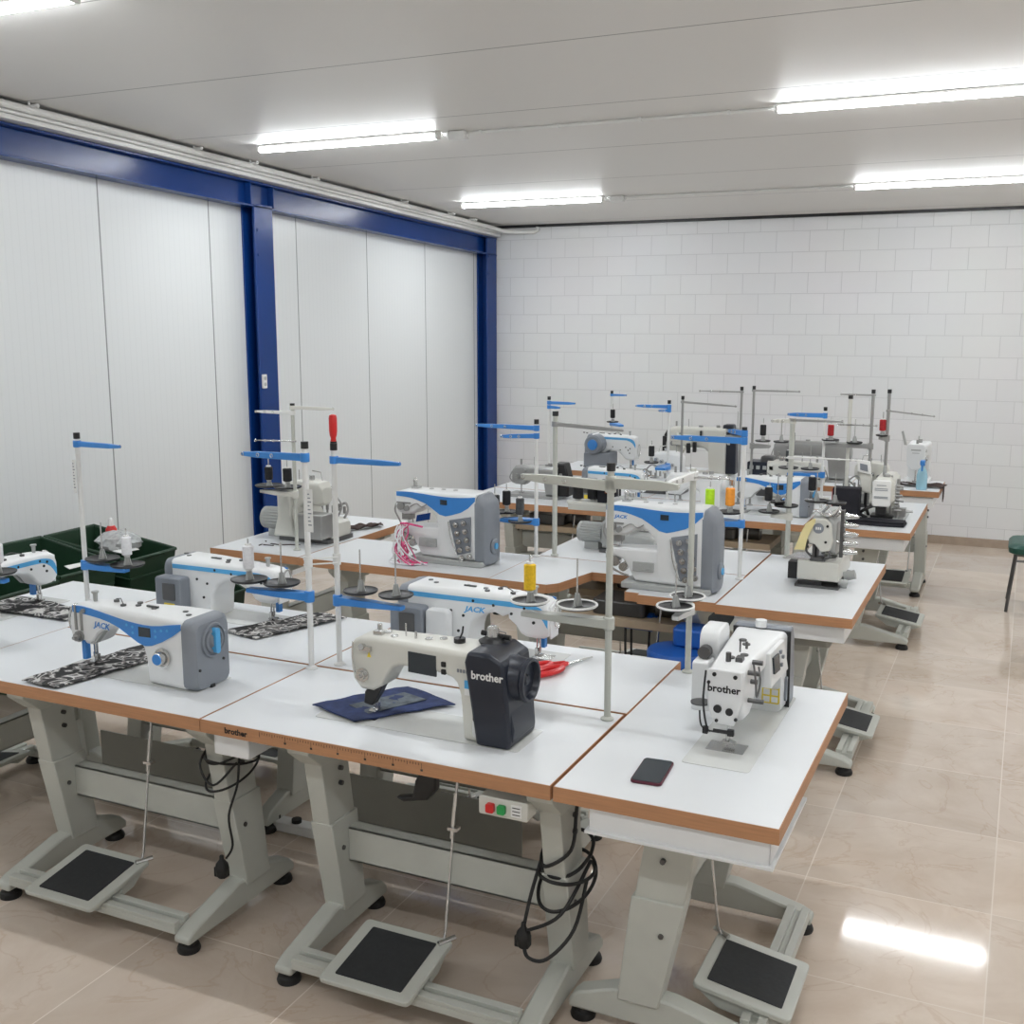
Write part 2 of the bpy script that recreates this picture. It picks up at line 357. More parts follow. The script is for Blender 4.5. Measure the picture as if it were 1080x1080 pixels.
# ceiling lights
lights = [(x, y) for y in (0.45, 3.24, 6.0, 8.8) for x in (-4.58, -1.29, 2.0)]
lab = {(-4.58, 3.24): 'lit tube light on ceiling at top left corner of the photo', (-4.58, 6.0): 'lit tube light ending beside the middle blue column',
       (-4.58, 8.8): 'small-looking lit tube light at far left, nearest the back wall corner', (-1.29, 6.0): 'large lit tube light at upper right of the photo',
       (-1.29, 8.8): 'lit tube light at right, nearest the back wall'}
for x, y in lights:
    z = CZ(y)
    t = empty('ceiling_light', lab.get((x, y), 'lit tube light on the ceiling behind or beside the camera'), 'light', (x, y, z-.001), 0, 'ceiling tube lights')
    L = 1.30
    MB().box(-.01, L+.01, -.022, .022, -.016, -.002).build('housing', 'pvc', t, bevel=.004)
    MB().prism(rrect(-.021, .021, -.046, -.016, .013), 'x', .012, L-.012).build('tube', 'led', t)
    b = MB(); b.box(-.006, .012, -.023, .023, -.048, -.014); b.box(L-.012, L+.006, -.023, .023, -.048, -.014)
    b.each('end_holder', 'pvc', t, bevel=.003)
    la = bpy.data.lights.new('tube_glow', 'AREA'); la.shape = 'RECTANGLE'; la.size = 1.27; la.size_y = .038; la.energy = 13.0; la.color = (.94, .975, 1.0)
    lo_ = bpy.data.objects.new('tube_glow', la); COL.objects.link(lo_); lo_.parent = t; lo_.location = (L/2, 0, -.0475)
for x0, x1, y, lb in ((-3.27, -1.31, 6.06, 'thin white conduit on ceiling between the two middle lights'), (-3.27, -1.31, 8.86, 'thin white conduit on ceiling between the two farthest lights'),
                  (.02, 2.0, 6.06, 'thin white conduit on ceiling right of the upper right light'), (.02, 2.0, 8.86, 'thin white conduit on ceiling right of the farthest right light'), (-3.27, -1.31, 3.3, 'thin white conduit on ceiling right of the top left light')):
    z = CZ(y); b = MB(); b.cyl((x0, y, z-.012), (x1, y, z-.012), .009, n=8)
    n = 4
    for k in range(n): xx = x0+(x1-x0)*(k+.5)/n; b.box(xx-.008, xx+.008, y-.014, y+.014, z-.024, z-.001)
    tag(b.build('conduit_pipe', 'pvc'), lb, 'pipe')
for x, y, lb in ((-3.17, 6.05, 'small grey junction box beside right end of the middle left light'), (-3.17, 8.85, 'small grey junction box beside right end of farthest left light')):
    z = CZ(y); b = MB(); b.prism(rrect(x-.055, x+.055, y-.035, y+.035, .012), 'z', z-.05, z-.001); b.cyl((x-.07, y, z-.025), (x+.07, y, z-.025), .014, n=8)
    tag(b.build('junction_box', 'pvc', bevel=.003), lb, 'junction box', 'ceiling junction boxes')
# socket on the column
t = empty('wall_socket', 'small pale switch plate fixed to middle blue column', 'socket', (-5.06, 6.575, 1.55))
MB().prism(rrect(-.022, .022, -.05, .05, .006), 'x', 0.0005, .014).build('plate', 'pvc', t)
b = MB(); b.cyl((.014, 0, .022), (.017, 0, .022), .014, n=12); b.cyl((.014, 0, -.022), (.017, 0, -.022), .014, n=12); b.build('outlet_hole', 'grey_paint', t)

# ------------------------------------------------------------------ work tables
TZ = 0.77
def strips(poly, th, z0, z1):
    b = MB(); n = len(poly); A = sum(poly[i][0]*poly[(i+1) % n][1]-poly[(i+1) % n][0]*poly[i][1] for i in range(n))
    out = []
    for i in range(n):
        p0, p1, p2 = Vector(poly[i-1]), Vector(poly[i]), Vector(poly[(i+1) % n])
        d1 = (p1-p0).normalized(); d2 = (p2-p1).normalized()
        n1 = Vector((d1.y, -d1.x)); n2 = Vector((d2.y, -d2.x)); k = (n1+n2); k = k/(1+n1.dot(n2))
        out.append(p1+k*th)
    for i in range(n):
        a, c = poly[i], poly[(i+1) % n]; d, e = out[(i+1) % n], out[i]
        b.prism([a, c, (d.x, d.y), (e.x, e.y)], 'z', z0, z1)
    return b
def table(label, x, y, rot, w=1.181, d=.591, lx=(.34, 1.138), sy=0.0, pedal=.66, poly=None, panel=None, drawer=None, group='industrial sewing tables', stand=True, oz=0):
    t = empty('sewing_table', label, 'table', (x, y, 0), rot, group)
    poly = poly or [(.0, .0), (w, .0), (w, d), (.0, d)]
    g = .003
    # keep the laminate one edge thickness inside the outline
    MB().prism(poly, 'z', TZ-.042, TZ).build('tabletop', 'laminate', t)
    strips(poly, .0028, TZ-.0425, TZ-.0008).build('edge_band', 'wood', t)
    if not stand: return t
    for X in lx:
        k = MB()
        k.prism([(.10+sy, .66), (.245+sy, .66), (.285+sy, .40), (.145+sy, .40)], 'x', X-.033, X+.033)
        k.prism([(.138+sy, .43), (.288+sy, .43), (.325+sy, .105), (.205+sy, .105)], 'x', X-.040, X+.040)
        leg = k.build('leg', 'frame', t, bevel=.004)
        k = MB(); 
        for zz in (.60, .55, .33): k.cyl((X+.033, .2+sy, zz), (X+.045, .2+sy, zz), .008, n=8)
        for zz in (.60, .55, .33): k.cyl((X-.045, .2+sy, zz), (X-.033, .2+sy, zz), .008, n=8)
        k.each('bolt', 'dark_metal', leg)
        MB().prism([(.03, .728), (min(d, .58)-.03, .728), (min(d, .58)-.03, .70), (.32+sy, .64), (.10+sy, .64), (.03, .70)], 'x', X-.040, X+.040).build('top_bracket', 'frame', t, bevel=.003)
        f = MB().prism([(-.085+sy, .036), (-.085+sy, .058), (-.05+sy, .076), (.17+sy, .128), (.34+sy, .128), (.45+sy, .088), (.475+sy, .062), (.475+sy, .036)], 'x', X-.031, X+.031).build('foot', 'frame', t, bevel=.007)
        for yy in (-.052+sy, .44+sy):
            MB().lathe([(.036, 0), (.038, .008), (.034, .020), (.026, .025), (.024, .038)], (X, yy, 0), n=20).build('rubber_foot', 'rubber', f)
    a, c2 = lx[0]+.04, lx[1]-.04
    k = MB(); k.box(a, c2, .232+sy, .238+sy, .27, .385); k.box(a, c2, .232+sy, .285+sy, .27, .276); k.box(a, c2, .232+sy, .285+sy, .379, .385)
    k.box(a, c2, .279+sy, .285+sy, .27, .385)
    k.build('crossbar', 'frame', t, bevel=.001)
    if panel:
        MB().box(a, c2, (panel[2] if len(panel) > 2 else .24)+sy, (panel[2] if len(panel) > 2 else .24)+sy+.006, panel[0], panel[1]).build('modesty_panel', 'frame_shaded', t)
    k = MB(); yb = -.045+sy
    k.box(a-.01, c2+.01, yb-.036, yb+.036, .060, .084); k.box(a-.01, c2+.01, yb-.036, yb-.010, .084, .098); k.box(a-.01, c2+.01, yb+.010, yb+.036, .084, .098)
    k.build('pedal_bar', 'frame', t, bevel=.002)
    # treadle
    p = empty('pedal', '', '', (pedal, .0+sy, .112), 0); del p['label']; del p['category']; p.parent = t
    p.rotation_euler = (D(9), 0, 0)
    k = MB(); k.prism(rrect(-.152, .152, -.140, .140, .016), 'z', 0, .016)
    k.prism([(-.138, 0), (.138, 0), (.06, -.040), (-.06, -.040)], 'x', .128, .140)
    k.prism([(-.138, 0), (.138, 0), (.06, -.040), (-.06, -.040)], 'x', -.140, -.128)
    k.cyl((.14, 0, -.018), (.15, 0, -.018), .008, n=8)
    k.build('pedal_plate', 'frame', p, bevel=.004)
    MB().prism(rrect(-.112, .112, -.108, .108, .005), 'z', .0162, .0185).build('pedal_pad', 'pad', p)
    k = MB(); 
    k.tube([(pedal+.125, .125+sy, .150), (pedal+.125, .135+sy, .175), (pedal+.14, .20+sy, .68)], .0045, 8)
    k.cyl((pedal+.120, .10+sy, .150), (pedal+.150, .15+sy, .152), .008, n=8)
    k.cyl((pedal+.131, .172+sy, .46), (pedal+.1375, .19+sy, .60), .0075, n=8); k.box(pedal+.118, pedal+.15, .165+sy, .19+sy, .485, .495)
    k.build('treadle_rod', 'metal', t)
    if drawer:
        x0, x1, y0, y1 = drawer
        dr = MB().box(x0, x1, y0, y1, TZ-.105, TZ-.044); dr.box(x0-.008, x1+.008, y0-.012, y0, TZ-.115, TZ-.10)
        dr.build('drawer', 'white_paint', t, bevel=.003)
    return t
# front block, front row
tL = table('white table at front left, blue-panelled machine with camouflage strip on it', -3.458, 2.57, 0)
tC = table('white front table with ruler printed on its wooden edge', -2.268, 2.57, 0)
tR = table('white table at front right with black phone lying on it', -.478, 2.57, PI/2, w=1.10, d=.595, lx=(.17, .90), sy=.13, pedal=.385, drawer=None)
tLL = table('white table at far left edge, turned sideways beside the green bins', -4.06, 3.765, -PI/2, w=1.185, d=.597, sy=.1)
# front block, rear row (facing away)
tLb = table('white table behind front left one, under second camouflage strip', -2.272, 3.768, PI, w=1.182, panel=(.12, .33, .53), sy=.02)
tCb = table('white table behind the ruler-edged one, red-handled scissors on it', -1.082, 3.768, PI, panel=(.10, .36, .53), sy=.02)
# second block
tO = table('white table beside blue column carrying grey overlock seen from behind', -3.41, 4.66, PI/2, w=1.16, d=.575, lx=(.17, .95), sy=.08)
tM3 = table('white table under machine with pink thread tangle', -3.40, 4.655, 0, w=1.105, d=.565, lx=(.2, .95))
tM4 = table('white table with notch cut from its wooden front edge', -2.29, 4.65, 0, w=1.105, d=.575,
            poly=[(0, 0), (.30, 0), (.34, .05), (.40, .335), (.66, .335), (.68, .03), (.75, .03), (.75, 0), (1.105, 0), (1.105, .575), (0, .575)], lx=(.12, .98))
tMb = table('white table behind notched one, carrying small dark overlock', -1.187, 5.80, PI, w=1.10, d=.565)
tP = table('white table with boxy machine hung with yellow cloth', -.60, 4.63, PI/2, w=1.15, d=.575, lx=(.22, 1.0), sy=.08, pedal=.60)
# third block
tQ3 = table('far white table with blue and white machine behind striped thread spools', -2.36, 6.70, 0, w=1.18, panel=(.3, .5))
tQ2 = table('far white table left of centre, behind blue thread stand tray', -3.545, 6.70, 0, w=1.18)
tQ = table('far right white table with folded black cloth on it', -.57, 6.70, PI/2, w=1.15, d=.595, lx=(.25, 1.0), sy=.08, pedal=.6)
tQb = table('far white table in back half of third block, right of its centre', -1.18, 7.90, PI, w=1.18)
tQb2 = table('far white table in back half of third block, left part', -2.365, 7.90, PI, w=1.18, panel=(.3, .5))
# fourth row along the back wall
tU1 = table('rearmost white table at left, under round grey motor machine', -3.545, 8.40, 0, w=1.18)
tU2 = table('rearmost white table in middle, under big machine with dark belt guard', -2.36, 8.40, 0, w=1.18)
tU3 = table('rearmost white table at right, holding the spray bottle', -1.175, 8.42, 0, w=.635, lx=(.12, .52), pedal=.32, d=.58)
# extras on particular tables
k = MB()
for i in range(61):
    h = .016 if i % 10 == 0 else (.011 if i % 5 == 0 else .007)
    k.box(.225+i*.0094, .2262+i*.0094, -.0036, -.0029, TZ-.006-h, TZ-.006)
for i in range(1, 7): k.box(.222+i*.094, .2295+i*.094, -.0036, -.0029, TZ-.030, TZ-.0235)
k.build('ruler_marking', 'black', tC)
text('logo_text', 'brother', .026, 'black', tC, (.135, -.0034, TZ-.022), FRONT, offset=.0008, sx=1.05)
sw = MB().prism(rrect(.955, 1.105, .635, .690, .006), 'y', .025, .085).build('switch_box', 'cream_paint', tC, bevel=.003)
MB().prism(rrect(.982, 1.006, .648, .674, .005), 'y', .012, .025).build('red_button', 'red', sw)
MB().prism(rrect(1.016, 1.040, .648, .674, .005), 'y', .014, .025).build('green_button', 'green', sw)
MB().box(1.055, 1.088, .0235, .025, .645, .680).build('symbol_label', 'paper', sw)
k = MB(); 
for zz in (.652, .662, .672): k.box(1.060, 1.083, .0228, .0236, zz-.0012, zz+.0012)
k.build('printed_symbols', 'black', sw)
k = MB(); k.prism(rrect(.42, .84, .20, .38, .02), 'z', .63, .725); k.build('motor_box', 'grey_paint', tC, bevel=.006)
k = MB(); k.prism([(.63, .585), (.69, .60), (.70, .65), (.73, .70), (.77, .71), (.77, .63), (.74, .595), (.66, .575)], 'y', .11, .14); k.build('knee_lifter', 'black', tC, bevel=.006)
MB().box(.02, .155, .03, .20, TZ-.122, TZ-.044).build('control_box', 'white_paint', tC, bevel=.004)
k = MB(); k.box(.03, .46, .04, .50, TZ-.125, TZ-.05); k.box(.0, .47, .02, .035, TZ-.14, TZ-.12); k.box(.49, .51, .02, .52, TZ-.06, TZ-.05)
# drawer under the right-hand front table, open side towards the camera
k = MB(); k.box(.012, .016, .02, .50, TZ-.11, TZ-.044); k.box(.012, .45, .02, .024, TZ-.11, TZ-.044); k.box(.012, .45, .496, .50, TZ-.11, TZ-.044); k.box(.446, .45, .02, .50, TZ-.11, TZ-.044)
k.box(.002, .46, .01, .51, TZ-.118, TZ-.108); k.build('drawer', 'white_paint', tR, bevel=.002)
for T_, n_ in ((tP, 0), (tQ, 1), (tU3, 2)):
    if n_ < 2: MB().box(.03, .35, .03, .50, TZ-.12, TZ-.05).build('drawer', 'white_paint', T_, bevel=.004)
    else: MB().box(.1, .6, .02, .40, TZ-.12, TZ-.05).build('drawer', 'white_paint', T_, bevel=.004)
for T_ in (tQ3, tQ2, tMb, tM4):
    MB().box(.30, .95, .16, .50, .56, .60).build('lower_shelf', 'beige', T_, bevel=.003)
    k = MB()
    k.prism(rrect(.45, .72, .2, .42, .03), 'z', .601, .67); k.cyl((.75, .3, .64), (.86, .3, .64), .05, n=14)
    k.build('drive_motor', 'dark_metal', T_, bevel=.005)
for T_ in (tLb, tCb):
    MB().prism(rrect(.40, .80, .15, .35, .02), 'z', .60, .725).build('motor_box', 'grey_paint', T_, bevel=.006)
MB().prism(rrect(.1, .6, .10, .35, .02), 'z', .60, .725).build('motor_box', 'frame_shaded', tP, bevel=.006)

# ------------------------------------------------------------------ sewing machines
def body_loft(st, r=.02):
    b = MB(); rings = []
    for x, y0, y1, z0, z1 in st:
        rings.append([(x, p[0], p[1]) for p in rrect(y0, y1, z0, z1, r, 4)])
    return b.loft(rings)
def ribbon(xs, lo, hi, yf, out=.0022, inn=.004):
    # strip following a slanted front face: lo/hi are heights along xs
    return MB().loft([[(x, yf(x)-out, a), (x, yf(x)-out, b), (x, yf(x)+inn, b), (x, yf(x)+inn, a)] for x, a, b in zip(xs, lo, hi)])
def lerp(a, b, t): return a+(b-a)*t
def st_profile(pts, H, yf0, yf1, yb0, yb1, x0, x1, top=None):
    out = []
    for x, z0, dz in pts:
        t = min(max((x-x0)/(x1-x0), 0), 1); out.append((x, lerp(yf0, yf1, t), lerp(yb0, yb1, t), z0, H-dz))
    return out
def needle_parts(t, x=0, y=0, ztop=.11, foot=.012, mat='metal'):
    k = MB(); k.cyl((x, y, foot+.012), (x, y, ztop+.03), .0035, n=8); k.cyl((x, y, .004), (x, y, foot+.02), .0012, n=6); k.cyl((x, y, foot+.018), (x, y, foot+.035), .006, n=8)
    k.build('needle_bar', mat, t)
    k = MB(); k.cyl((x+.012, y, foot+.004), (x+.012, y, ztop+.02), .004, n=8); k.prism([(-.022, foot), (.012, foot), (.016, foot+.008), (-.008, foot+.01), (-.022, foot+.005)], 'x', x-.008, x+.016)
    k.box(x+.006, x+.018, y-.006, y+.008, foot+.004, foot+.03); k.build('presser_foot', mat, t)
    MB().box(x-.04, x+.035, y-.055, y+.055, .0008, .0026).build('needle_plate', 'metal', t)

def jack_machine(label, loc, rz, col=.37, L=.59, logo='front', H=.255, group='blue and white lockstitch machines', module=False, panel=True, wheel=True, rear=True):
    t = empty('sewing_machine', label, 'sewing machine', loc, rz, group)
    MB().prism(rrect(-.085, L, -.098, .088, .01), 'z', .0004, .0016).build('bed_plate', 'bed', t)
    c = col
    pts = [(-.052, .11, .035), (-.045, .098, .016), (-.03, .09, .006), (0, .088, .002), (.035, .090, 0), (.055, .10, 0), (.075, .128, 0), (.10, .148, -.001), (.13, .158, -.002),
           (c-.17, .170, -.003), (c-.11, .170, -.004), (c-.07, .160, -.004), (c-.04, .142, -.005), (c-.018, .115, -.005), (c-.006, .08, -.006), (c, .0018, -.006), (c+.06, .0018, -.007), (L-.045, .0018, -.006)]
    pts.sort()
    MBy = body_loft(st_profile(pts, H, -.050, -.100, .050, .080, 0, .45), .020)
    MBy.build('machine_body', 'white_paint', t)
    F = lambda x: lerp(-.050, -.100, min(max(x/.45, 0), 1))
    R_ = lambda x: lerp(.050, .080, min(max(x/.45, 0), 1))
    # motor cover
    body_loft([(L-.047, -.103, .083, .0018, H+.006), (L-.030, -.104, .084, .0018, H+.006), (L-.008, -.100, .080, .002, H+.002), (L+.004, -.090, .070, .006, H-.010)], .028).build('motor_cover', 'motor_grey', t)
    if wheel:
        h = MB(); h.lathe([(.020, L), (.058, L), (.060, L+.006), (.058, L+.012), (.052, L+.012), (.050, L+.006), (.044, L+.006), (.042, L+.014), (.034, L+.016), (.030, L+.008), (.022, L+.020), (.001, L+.022)], (0, -.008, H-.075), 'x', 32)
        hw = h.build('handwheel', 'motor_grey', t)
        MB().prism(rrect(-.022, .000, H-.118, H-.03, .011), 'x', L+.010, L+.030).build('wheel_grip', 'blue_light', hw)
        k = MB(); k.cyl((L-.0, -.08, .075), (L+.008, -.08, .075), .005, n=8); k.cyl((L, .04, .085), (L+.008, .04, .085), .005, n=8); k.box(L-.02, L+.008, -.03, -.01, .001, .012)
        k.each('screw', 'black', t)
    if panel:
        dx = col-.37
        xs = [-.040, 0, .05, .10, .15, .20, .25, .30, .335, .37, .42, .47, .51]
        xs = [x if x <= 0 else min(x*(L-.05)/.51, L-.046) for x in xs]
        lo = [H-v for v in (.034, .035, .037, .040, .046, .058, .078, .098, .104, .098, .078, .052, .026)]
        hi = [H-v for v in (.011, .009, .011, .015, .020, .025, .029, .031, .031, .029, .022, .012, .006)]
        cp = ribbon(xs, lo, hi, F).build('control_panel', 'blue', t)
        qs = (L-.05)/.51
        d = [(.305*qs, H-.040), (.365*qs, H-.038), (.365*qs, H-.070), (.305*qs, H-.074)]
        MB().loft([[(x, F(x)-.0034, z) for x, z in d], [(x, F(x)-.001, z) for x, z in d]]).build('display', 'screen', cp)
        k = MB()
        for x, z in ((.245, H-.042), (.275, H-.045), (.275, H-.066), (.39, H-.044), (.42, H-.038), (.39, H-.064), (.45, H-.034)):
            x *= qs; k.cyl((x, F(x)-.0036, z), (x, F(x)-.001, z), .005, n=10)
        k.each('panel_button', 'blue_light', cp)
    if logo == 'front':
        text('logo_text', 'JACK', .030, 'blue', t, (.105, F(.105)-.001, H-.066), (PI/2, 0, -.11), offset=.0006, shear=.25, sx=1.15)
    # stitch dial
    k = MB(); k.lathe([(.034, .0), (.034, -.006), (.029, -.007), (.028, -.004), (.024, -.004), (.022, -.024), (.018, -.027), (.001, -.027)], (L-.135, F(.45), .108), 'y', 24)
    dd = k.build('stitch_dial', 'metal', t)
    MB().lathe([(.019, -.0), (.018, -.004), (.001, -.005)], (L-.135, F(.45)-.027, .108), 'y', 20).build('dial_cap', 'blue', dd)
    # face plate and tension
    k = MB(); k.prism([(-.035, .09), (.035, .09), (.038, .21), (-.03, .225)], 'x', -.058, -.050); k.build('face_plate', 'white_paint', t, bevel=.003)
    k = MB(); k.cyl((-.012, F(0)-.001, .118), (-.012, F(0)-.010, .118), .020, n=16); k.cyl((-.012, F(0)-.010, .118), (-.012, F(0)-.022, .118), .014, n=16); k.cyl((-.012, F(0)-.022, .118), (-.012, F(0)-.034, .118), .006, n=10)
    k.cyl((.018, F(0)-.001, .215), (.018, F(0)-.014, .215), .008, n=10); k.box(-.03, -.022, F(0)-.006, F(0), .14, .23); k.box(-.004, .004, F(0)-.006, F(0), .14, .21)
    k.build('thread_tension', 'cast', t)
    k = MB(); pts = [(-.060, -.02+.030*math.sin(a), .17+.052*math.cos(a)) for a in [i*PI/10 for i in range(-9, 10)]]
    k.tube(pts, .0035, 8); k.build('finger_guard', 'metal', t)
    k = MB(); k.prism([(.040, .10), (.060, .10), (.105, .15), (.030, .15)], 'y', -.052, -.030); k.build('lower_bracket', 'grey_paint', t)
    MB().box(-.005, .012, -.052, -.03, .035, .105).build('wiper', 'blue', t)
    needle_parts(t)
    k = MB(); k.cyl((.02, .0, H-.004), (.02, .0, H+.03), .007, .009, n=10); k.cyl((.02, .0, H+.03), (.02, .0, H+.036), .013, n=12)
    k.build('thread_post', 'grey_paint', t)
    k = MB()
    for x, y in ((.10, .02), (.17, -.02), (.22, .0), (.20, .03), (.30, -.01), (.43, .0), (.47, -.03)): k.cyl((x, y, H+.001), (x, y, H+.009), .010, n=10)
    k.tube([(.10, .02, H+.012), (.14, .0, H+.022), (.17, -.02, H+.01)], .002, 6); k.box(.26, .31, -.004, .004, H+.006, H+.012)
    k.each('top_fitting', 'dark_metal', t)
    # rear dressing
    xs = [-.050, -.043, -.034, -.02, 0, .03, .08, .2, L-.05]
    lo = [H-v for v in (.105, .095, .080, .064, .050, .040, .038, .036, .032)]
    hi = [H-v for v in (.075, .055, .042, .032, .026, .021, .019, .018, .014)]
    MB().loft([[(x, R_(x)+.0022, a), (x, R_(x)+.0022, b_), (x, R_(x)-.004, b_), (x, R_(x)-.004, a)] for x, a, b_ in zip(xs, lo, hi)]).build('rear_stripe', 'blue_light', t)
    k = MB()
    for x, z in ((.04, .20), (.09, .175), (.16, .20), (.24, .21), (.28, .15), (.23, .12), (.33, .165), (.30, .09), (-.02, .14), (.0, .12)):
        if z < (.165 if x < c-.02 else 0): continue
        k.cyl((x, R_(x)-.004, z), (x, R_(x)+.003, z), .0055, n=8)
    for x, z in ((.0, .19), (.018, .175), (.004, .150)): k.cyl((x, .045, z), (x, .054, z), .006, n=8)
    k.each('rear_screw', 'black', t)
    if rear:
        mb = MB().prism(rrect(L-.135, L+.002, .012, H-.060, .014), 'y', .075, .135).build('rear_control_box', 'motor_grey', t, bevel=.006)
        MB().prism(rrect(L-.100, L-.045, .040, .066, .003), 'y', .1352, .137).build('warning_sticker', 'yellow', mb)
        MB().prism(rrect(L-.105, L-.04, .078, H-.085, .006), 'y', .1352, .138).build('vent_cover', 'dark_metal', mb)
    if module:
        MB().prism(rrect(L-.235, L-.14, .03, H-.065, .018), 'y', .078, .118).build('side_module', 'white_paint', t, bevel=.006)
    if logo == 'rear':
        text('logo_text', 'JACK', .028, 'blue_light', t, (.235, R_(.235)+.001, H-.062), (PI/2, 0, PI+.06), offset=.0009, shear=.25, sx=1.2)
    return t
M1 = jack_machine('white machine with blue panel and round grey handwheel, front left table', (-2.985, 2.845, TZ), 0, col=.335, L=.545, H=.238, rear=False)
M2 = jack_machine('blue-striped white machine seen from behind, grey box on its left, over camouflage strip', (-2.745, 3.575, TZ), PI, col=.27, L=.50, logo=None, H=.235)
M2b = jack_machine('blue-striped machine seen from behind with rounded white module, behind black-covered machine', (-1.555, 3.58, TZ), PI, col=.27, L=.555, logo='rear', H=.238, module=True)
M0 = jack_machine('blue-striped white machine head entering at the left edge', (-3.865, 3.40, TZ), -PI/2, logo=None, H=.23)

def brother_machine(label, loc, rz, dark=True, module=False, H=.288, col=.35, L=.55, face_logo=False):
    t = empty('sewing_machine', label, 'sewing machine', loc, rz)
    MB().prism(rrect(-.16, L+.02, -.10, .092, .012), 'z', .0004, .0018).build('bed_plate', 'bed', t)
    c = col; s = 'cream_paint' if dark else 'white_paint'
    pts = [(-.045, .15, .03), (-.038, .12, .016), (-.015, .095, .004), (.03, .095, 0), (.06, .115, 0), (.08, .15, 0), (.10, .178, 0), (.13, .192, 0), (.2, .196, 0), (c-.06, .192, 0), (c-.03, .185, 0), (c-.012, .17, 0), (c+.002, .13, 0), (c+.012, .0022, 0), (c+.05, .0022, 0), (L-.13+.045, .0022, 0)]
    body_loft(st_profile(pts, H, -.052, -.086, .052, .080, 0, .4), .016).build('machine_body', s, t)
    F = lambda x: lerp(-.052, -.086, min(max(x/.4, 0), 1))
    # motor cover
    if dark:
        poly = [(L-.112, .0022), (L-.150, H-.02), (L-.140, H+.012), (L-.07, H+.012), (L-.025, H-.012), (L-.010, .14), (L-.002, .03), (L-.006, .0022)]
        mc = MB().prism(poly, 'y', -.104, .086).build('motor_cover', 'navy_black', t, bevel=.010)
        k = MB(); k.prism([(L-.05, .06), (L-.035, .02), (L+.0, .02), (L+.004, .06), (L-.01, .12)], 'y', -.09, .06); k.build('cover_rib', 'navy_black', mc, bevel=.006)
        k = MB(); k.lathe([(.070, L-.045), (.072, L-.03), (.066, L-.022), (.062, L+.012), (.066, L+.018), (.064, L+.030), (.056, L+.030), (.050, L+.012), (.018, L+.010), (.012, L+.018), (.001, L+.018)], (0, -.02, .195), 'x', 36)
        k.build('handwheel', 'navy_black', t)
        text('logo_text', 'brother', .034, 'paper', t, (L-.075, -.1046, .215), FRONT, offset=.0008, sx=.95)
        # screen, keys and small print
        q = [(.165, H-.024), (.265, H-.024), (.265, H-.088), (.165, H-.088)]
        MB().loft([[(x, F(x)-.002, z) for x, z in q], [(x, F(x)+.004, z) for x, z in q]]).build('display', 'screen', t)
        k = MB()
        for z in (H-.045, H-.068): k.prism(rrect(.284, .300, z-.008, z+.008, .003), 'y', F(.29)-.003, F(.29)+.004)
        k.each('panel_button', 'black', t)
        k = MB()
        for i in range(5): k.box(.340+.010*i, .346+.010*i, F(.36)-.003, F(.36)-.0005, H-.060, H-.050)
        k.build('model_marking', 'motor_grey', t)
        MB().box(.366, .44, -.0885, -.087, .165, .19).build('blue_sticker', 'blue_light', t)
        MB().box(.366, .44, -.0885, -.087, .145, .165).build('white_sticker', 'paper', t)
        MB().prism(rrect(.392, .418, .02, .105, .010), 'y', -.090, -.084).build('stitch_lever_slot', 'metal', t)
        MB().prism(rrect(.397, .413, .07, .098, .006), 'y', -.096, -.088).build('stitch_lever', 'black', t)
        k = MB(); k.tube(smooth([(-.035, F(0)-.008, .25), (-.038, F(0)-.008, .20), (-.03, F(0)-.008, .15)]), .003, 6); k.cyl((.0, F(0), .235), (.0, F(0)-.02, .24), .010, n=12); k.box(-.01, .03, F(0)-.014, F(0)-.002, .225, .24)
        k.cyl((-.005, F(0), .145), (-.005, F(0)-.008, .145), .022, n=20); k.cyl((-.005, F(0)-.008, .145), (-.005, F(0)-.022, .145), .014, n=14); k.cyl((-.005, F(0)-.022, .145), (-.005, F(0)-.032, .145), .007, n=12)
        k.build('thread_tension', 'metal', t)
        MB().prism([(.012, .205), (.026, .205), (.019, .222)], 'y', F(0)-.0035, F(0)).build('warning_sticker', 'yellow', t)
        MB().prism([(-.01, .05), (.02, .045), (.045, .085), (.075, .145), (.04, .13), (-.005, .09)], 'y', -.048, -.01).build('needle_cover', 'black', t, bevel=.005)
    else:
        poly = [(L-.085, .0022), (L-.105, H+.0), (L-.095, H+.010), (L-.05, H+.006), (L-.03, H-.03), (L-.008, .10), (L-.004, .0022)]
        mc = MB().prism(poly, 'y', -.094, .085).build('motor_cover', 'motor_grey', t, bevel=.008)
        MB().prism([(L-.088, .0022), (L-.108, H), (L-.104, H+.002), (L-.083, .0022)], 'y', -.0965, .087).build('cover_seam', 'black', mc)
        MB().cyl((L-.10, .0, H+.006), (L-.10, .0, H+.028), .018, n=16).build('oil_cap', 'white_paint', mc)
        k = MB(); k.lathe([(.055, L-.02), (.055, L+.012), (.045, L+.016), (.001, L+.016)], (0, -.01, .17), 'x', 28); k.build('handwheel', 'motor_grey', t)
        # slanted control panel on the front
        q = [(.175, H-.012), (.325, H-.006), (.345, H-.105), (.165, H-.115)]
        cp = MB().loft([[(x, F(x)-.010 - (H-z)*.10, z) for x, z in q], [(x, F(x)+.006, z) for x, z in q]]).build('control_panel', 'white_paint', t, bevel=.003)
        q = [(.19, H-.028), (.245, H-.028), (.245, H-.078), (.19, H-.078)]
        MB().loft([[(x, F(x)-.016 - (H-z)*.10, z) for x, z in q], [(x, F(x)-.008, z) for x, z in q]]).build('display', 'screen', cp)
        k = MB()
        for x, z in ((.27, H-.03), (.29, H-.05), (.27, H-.07)): k.box(x-.006, x+.006, F(x)-.0165-(H-z)*.1, F(x)-.01, z-.005, z+.005)
        k.each('panel_button', 'motor_grey', cp)
        q = rrect(.235, .335, .03, .115, .004)
        sx = c+.02
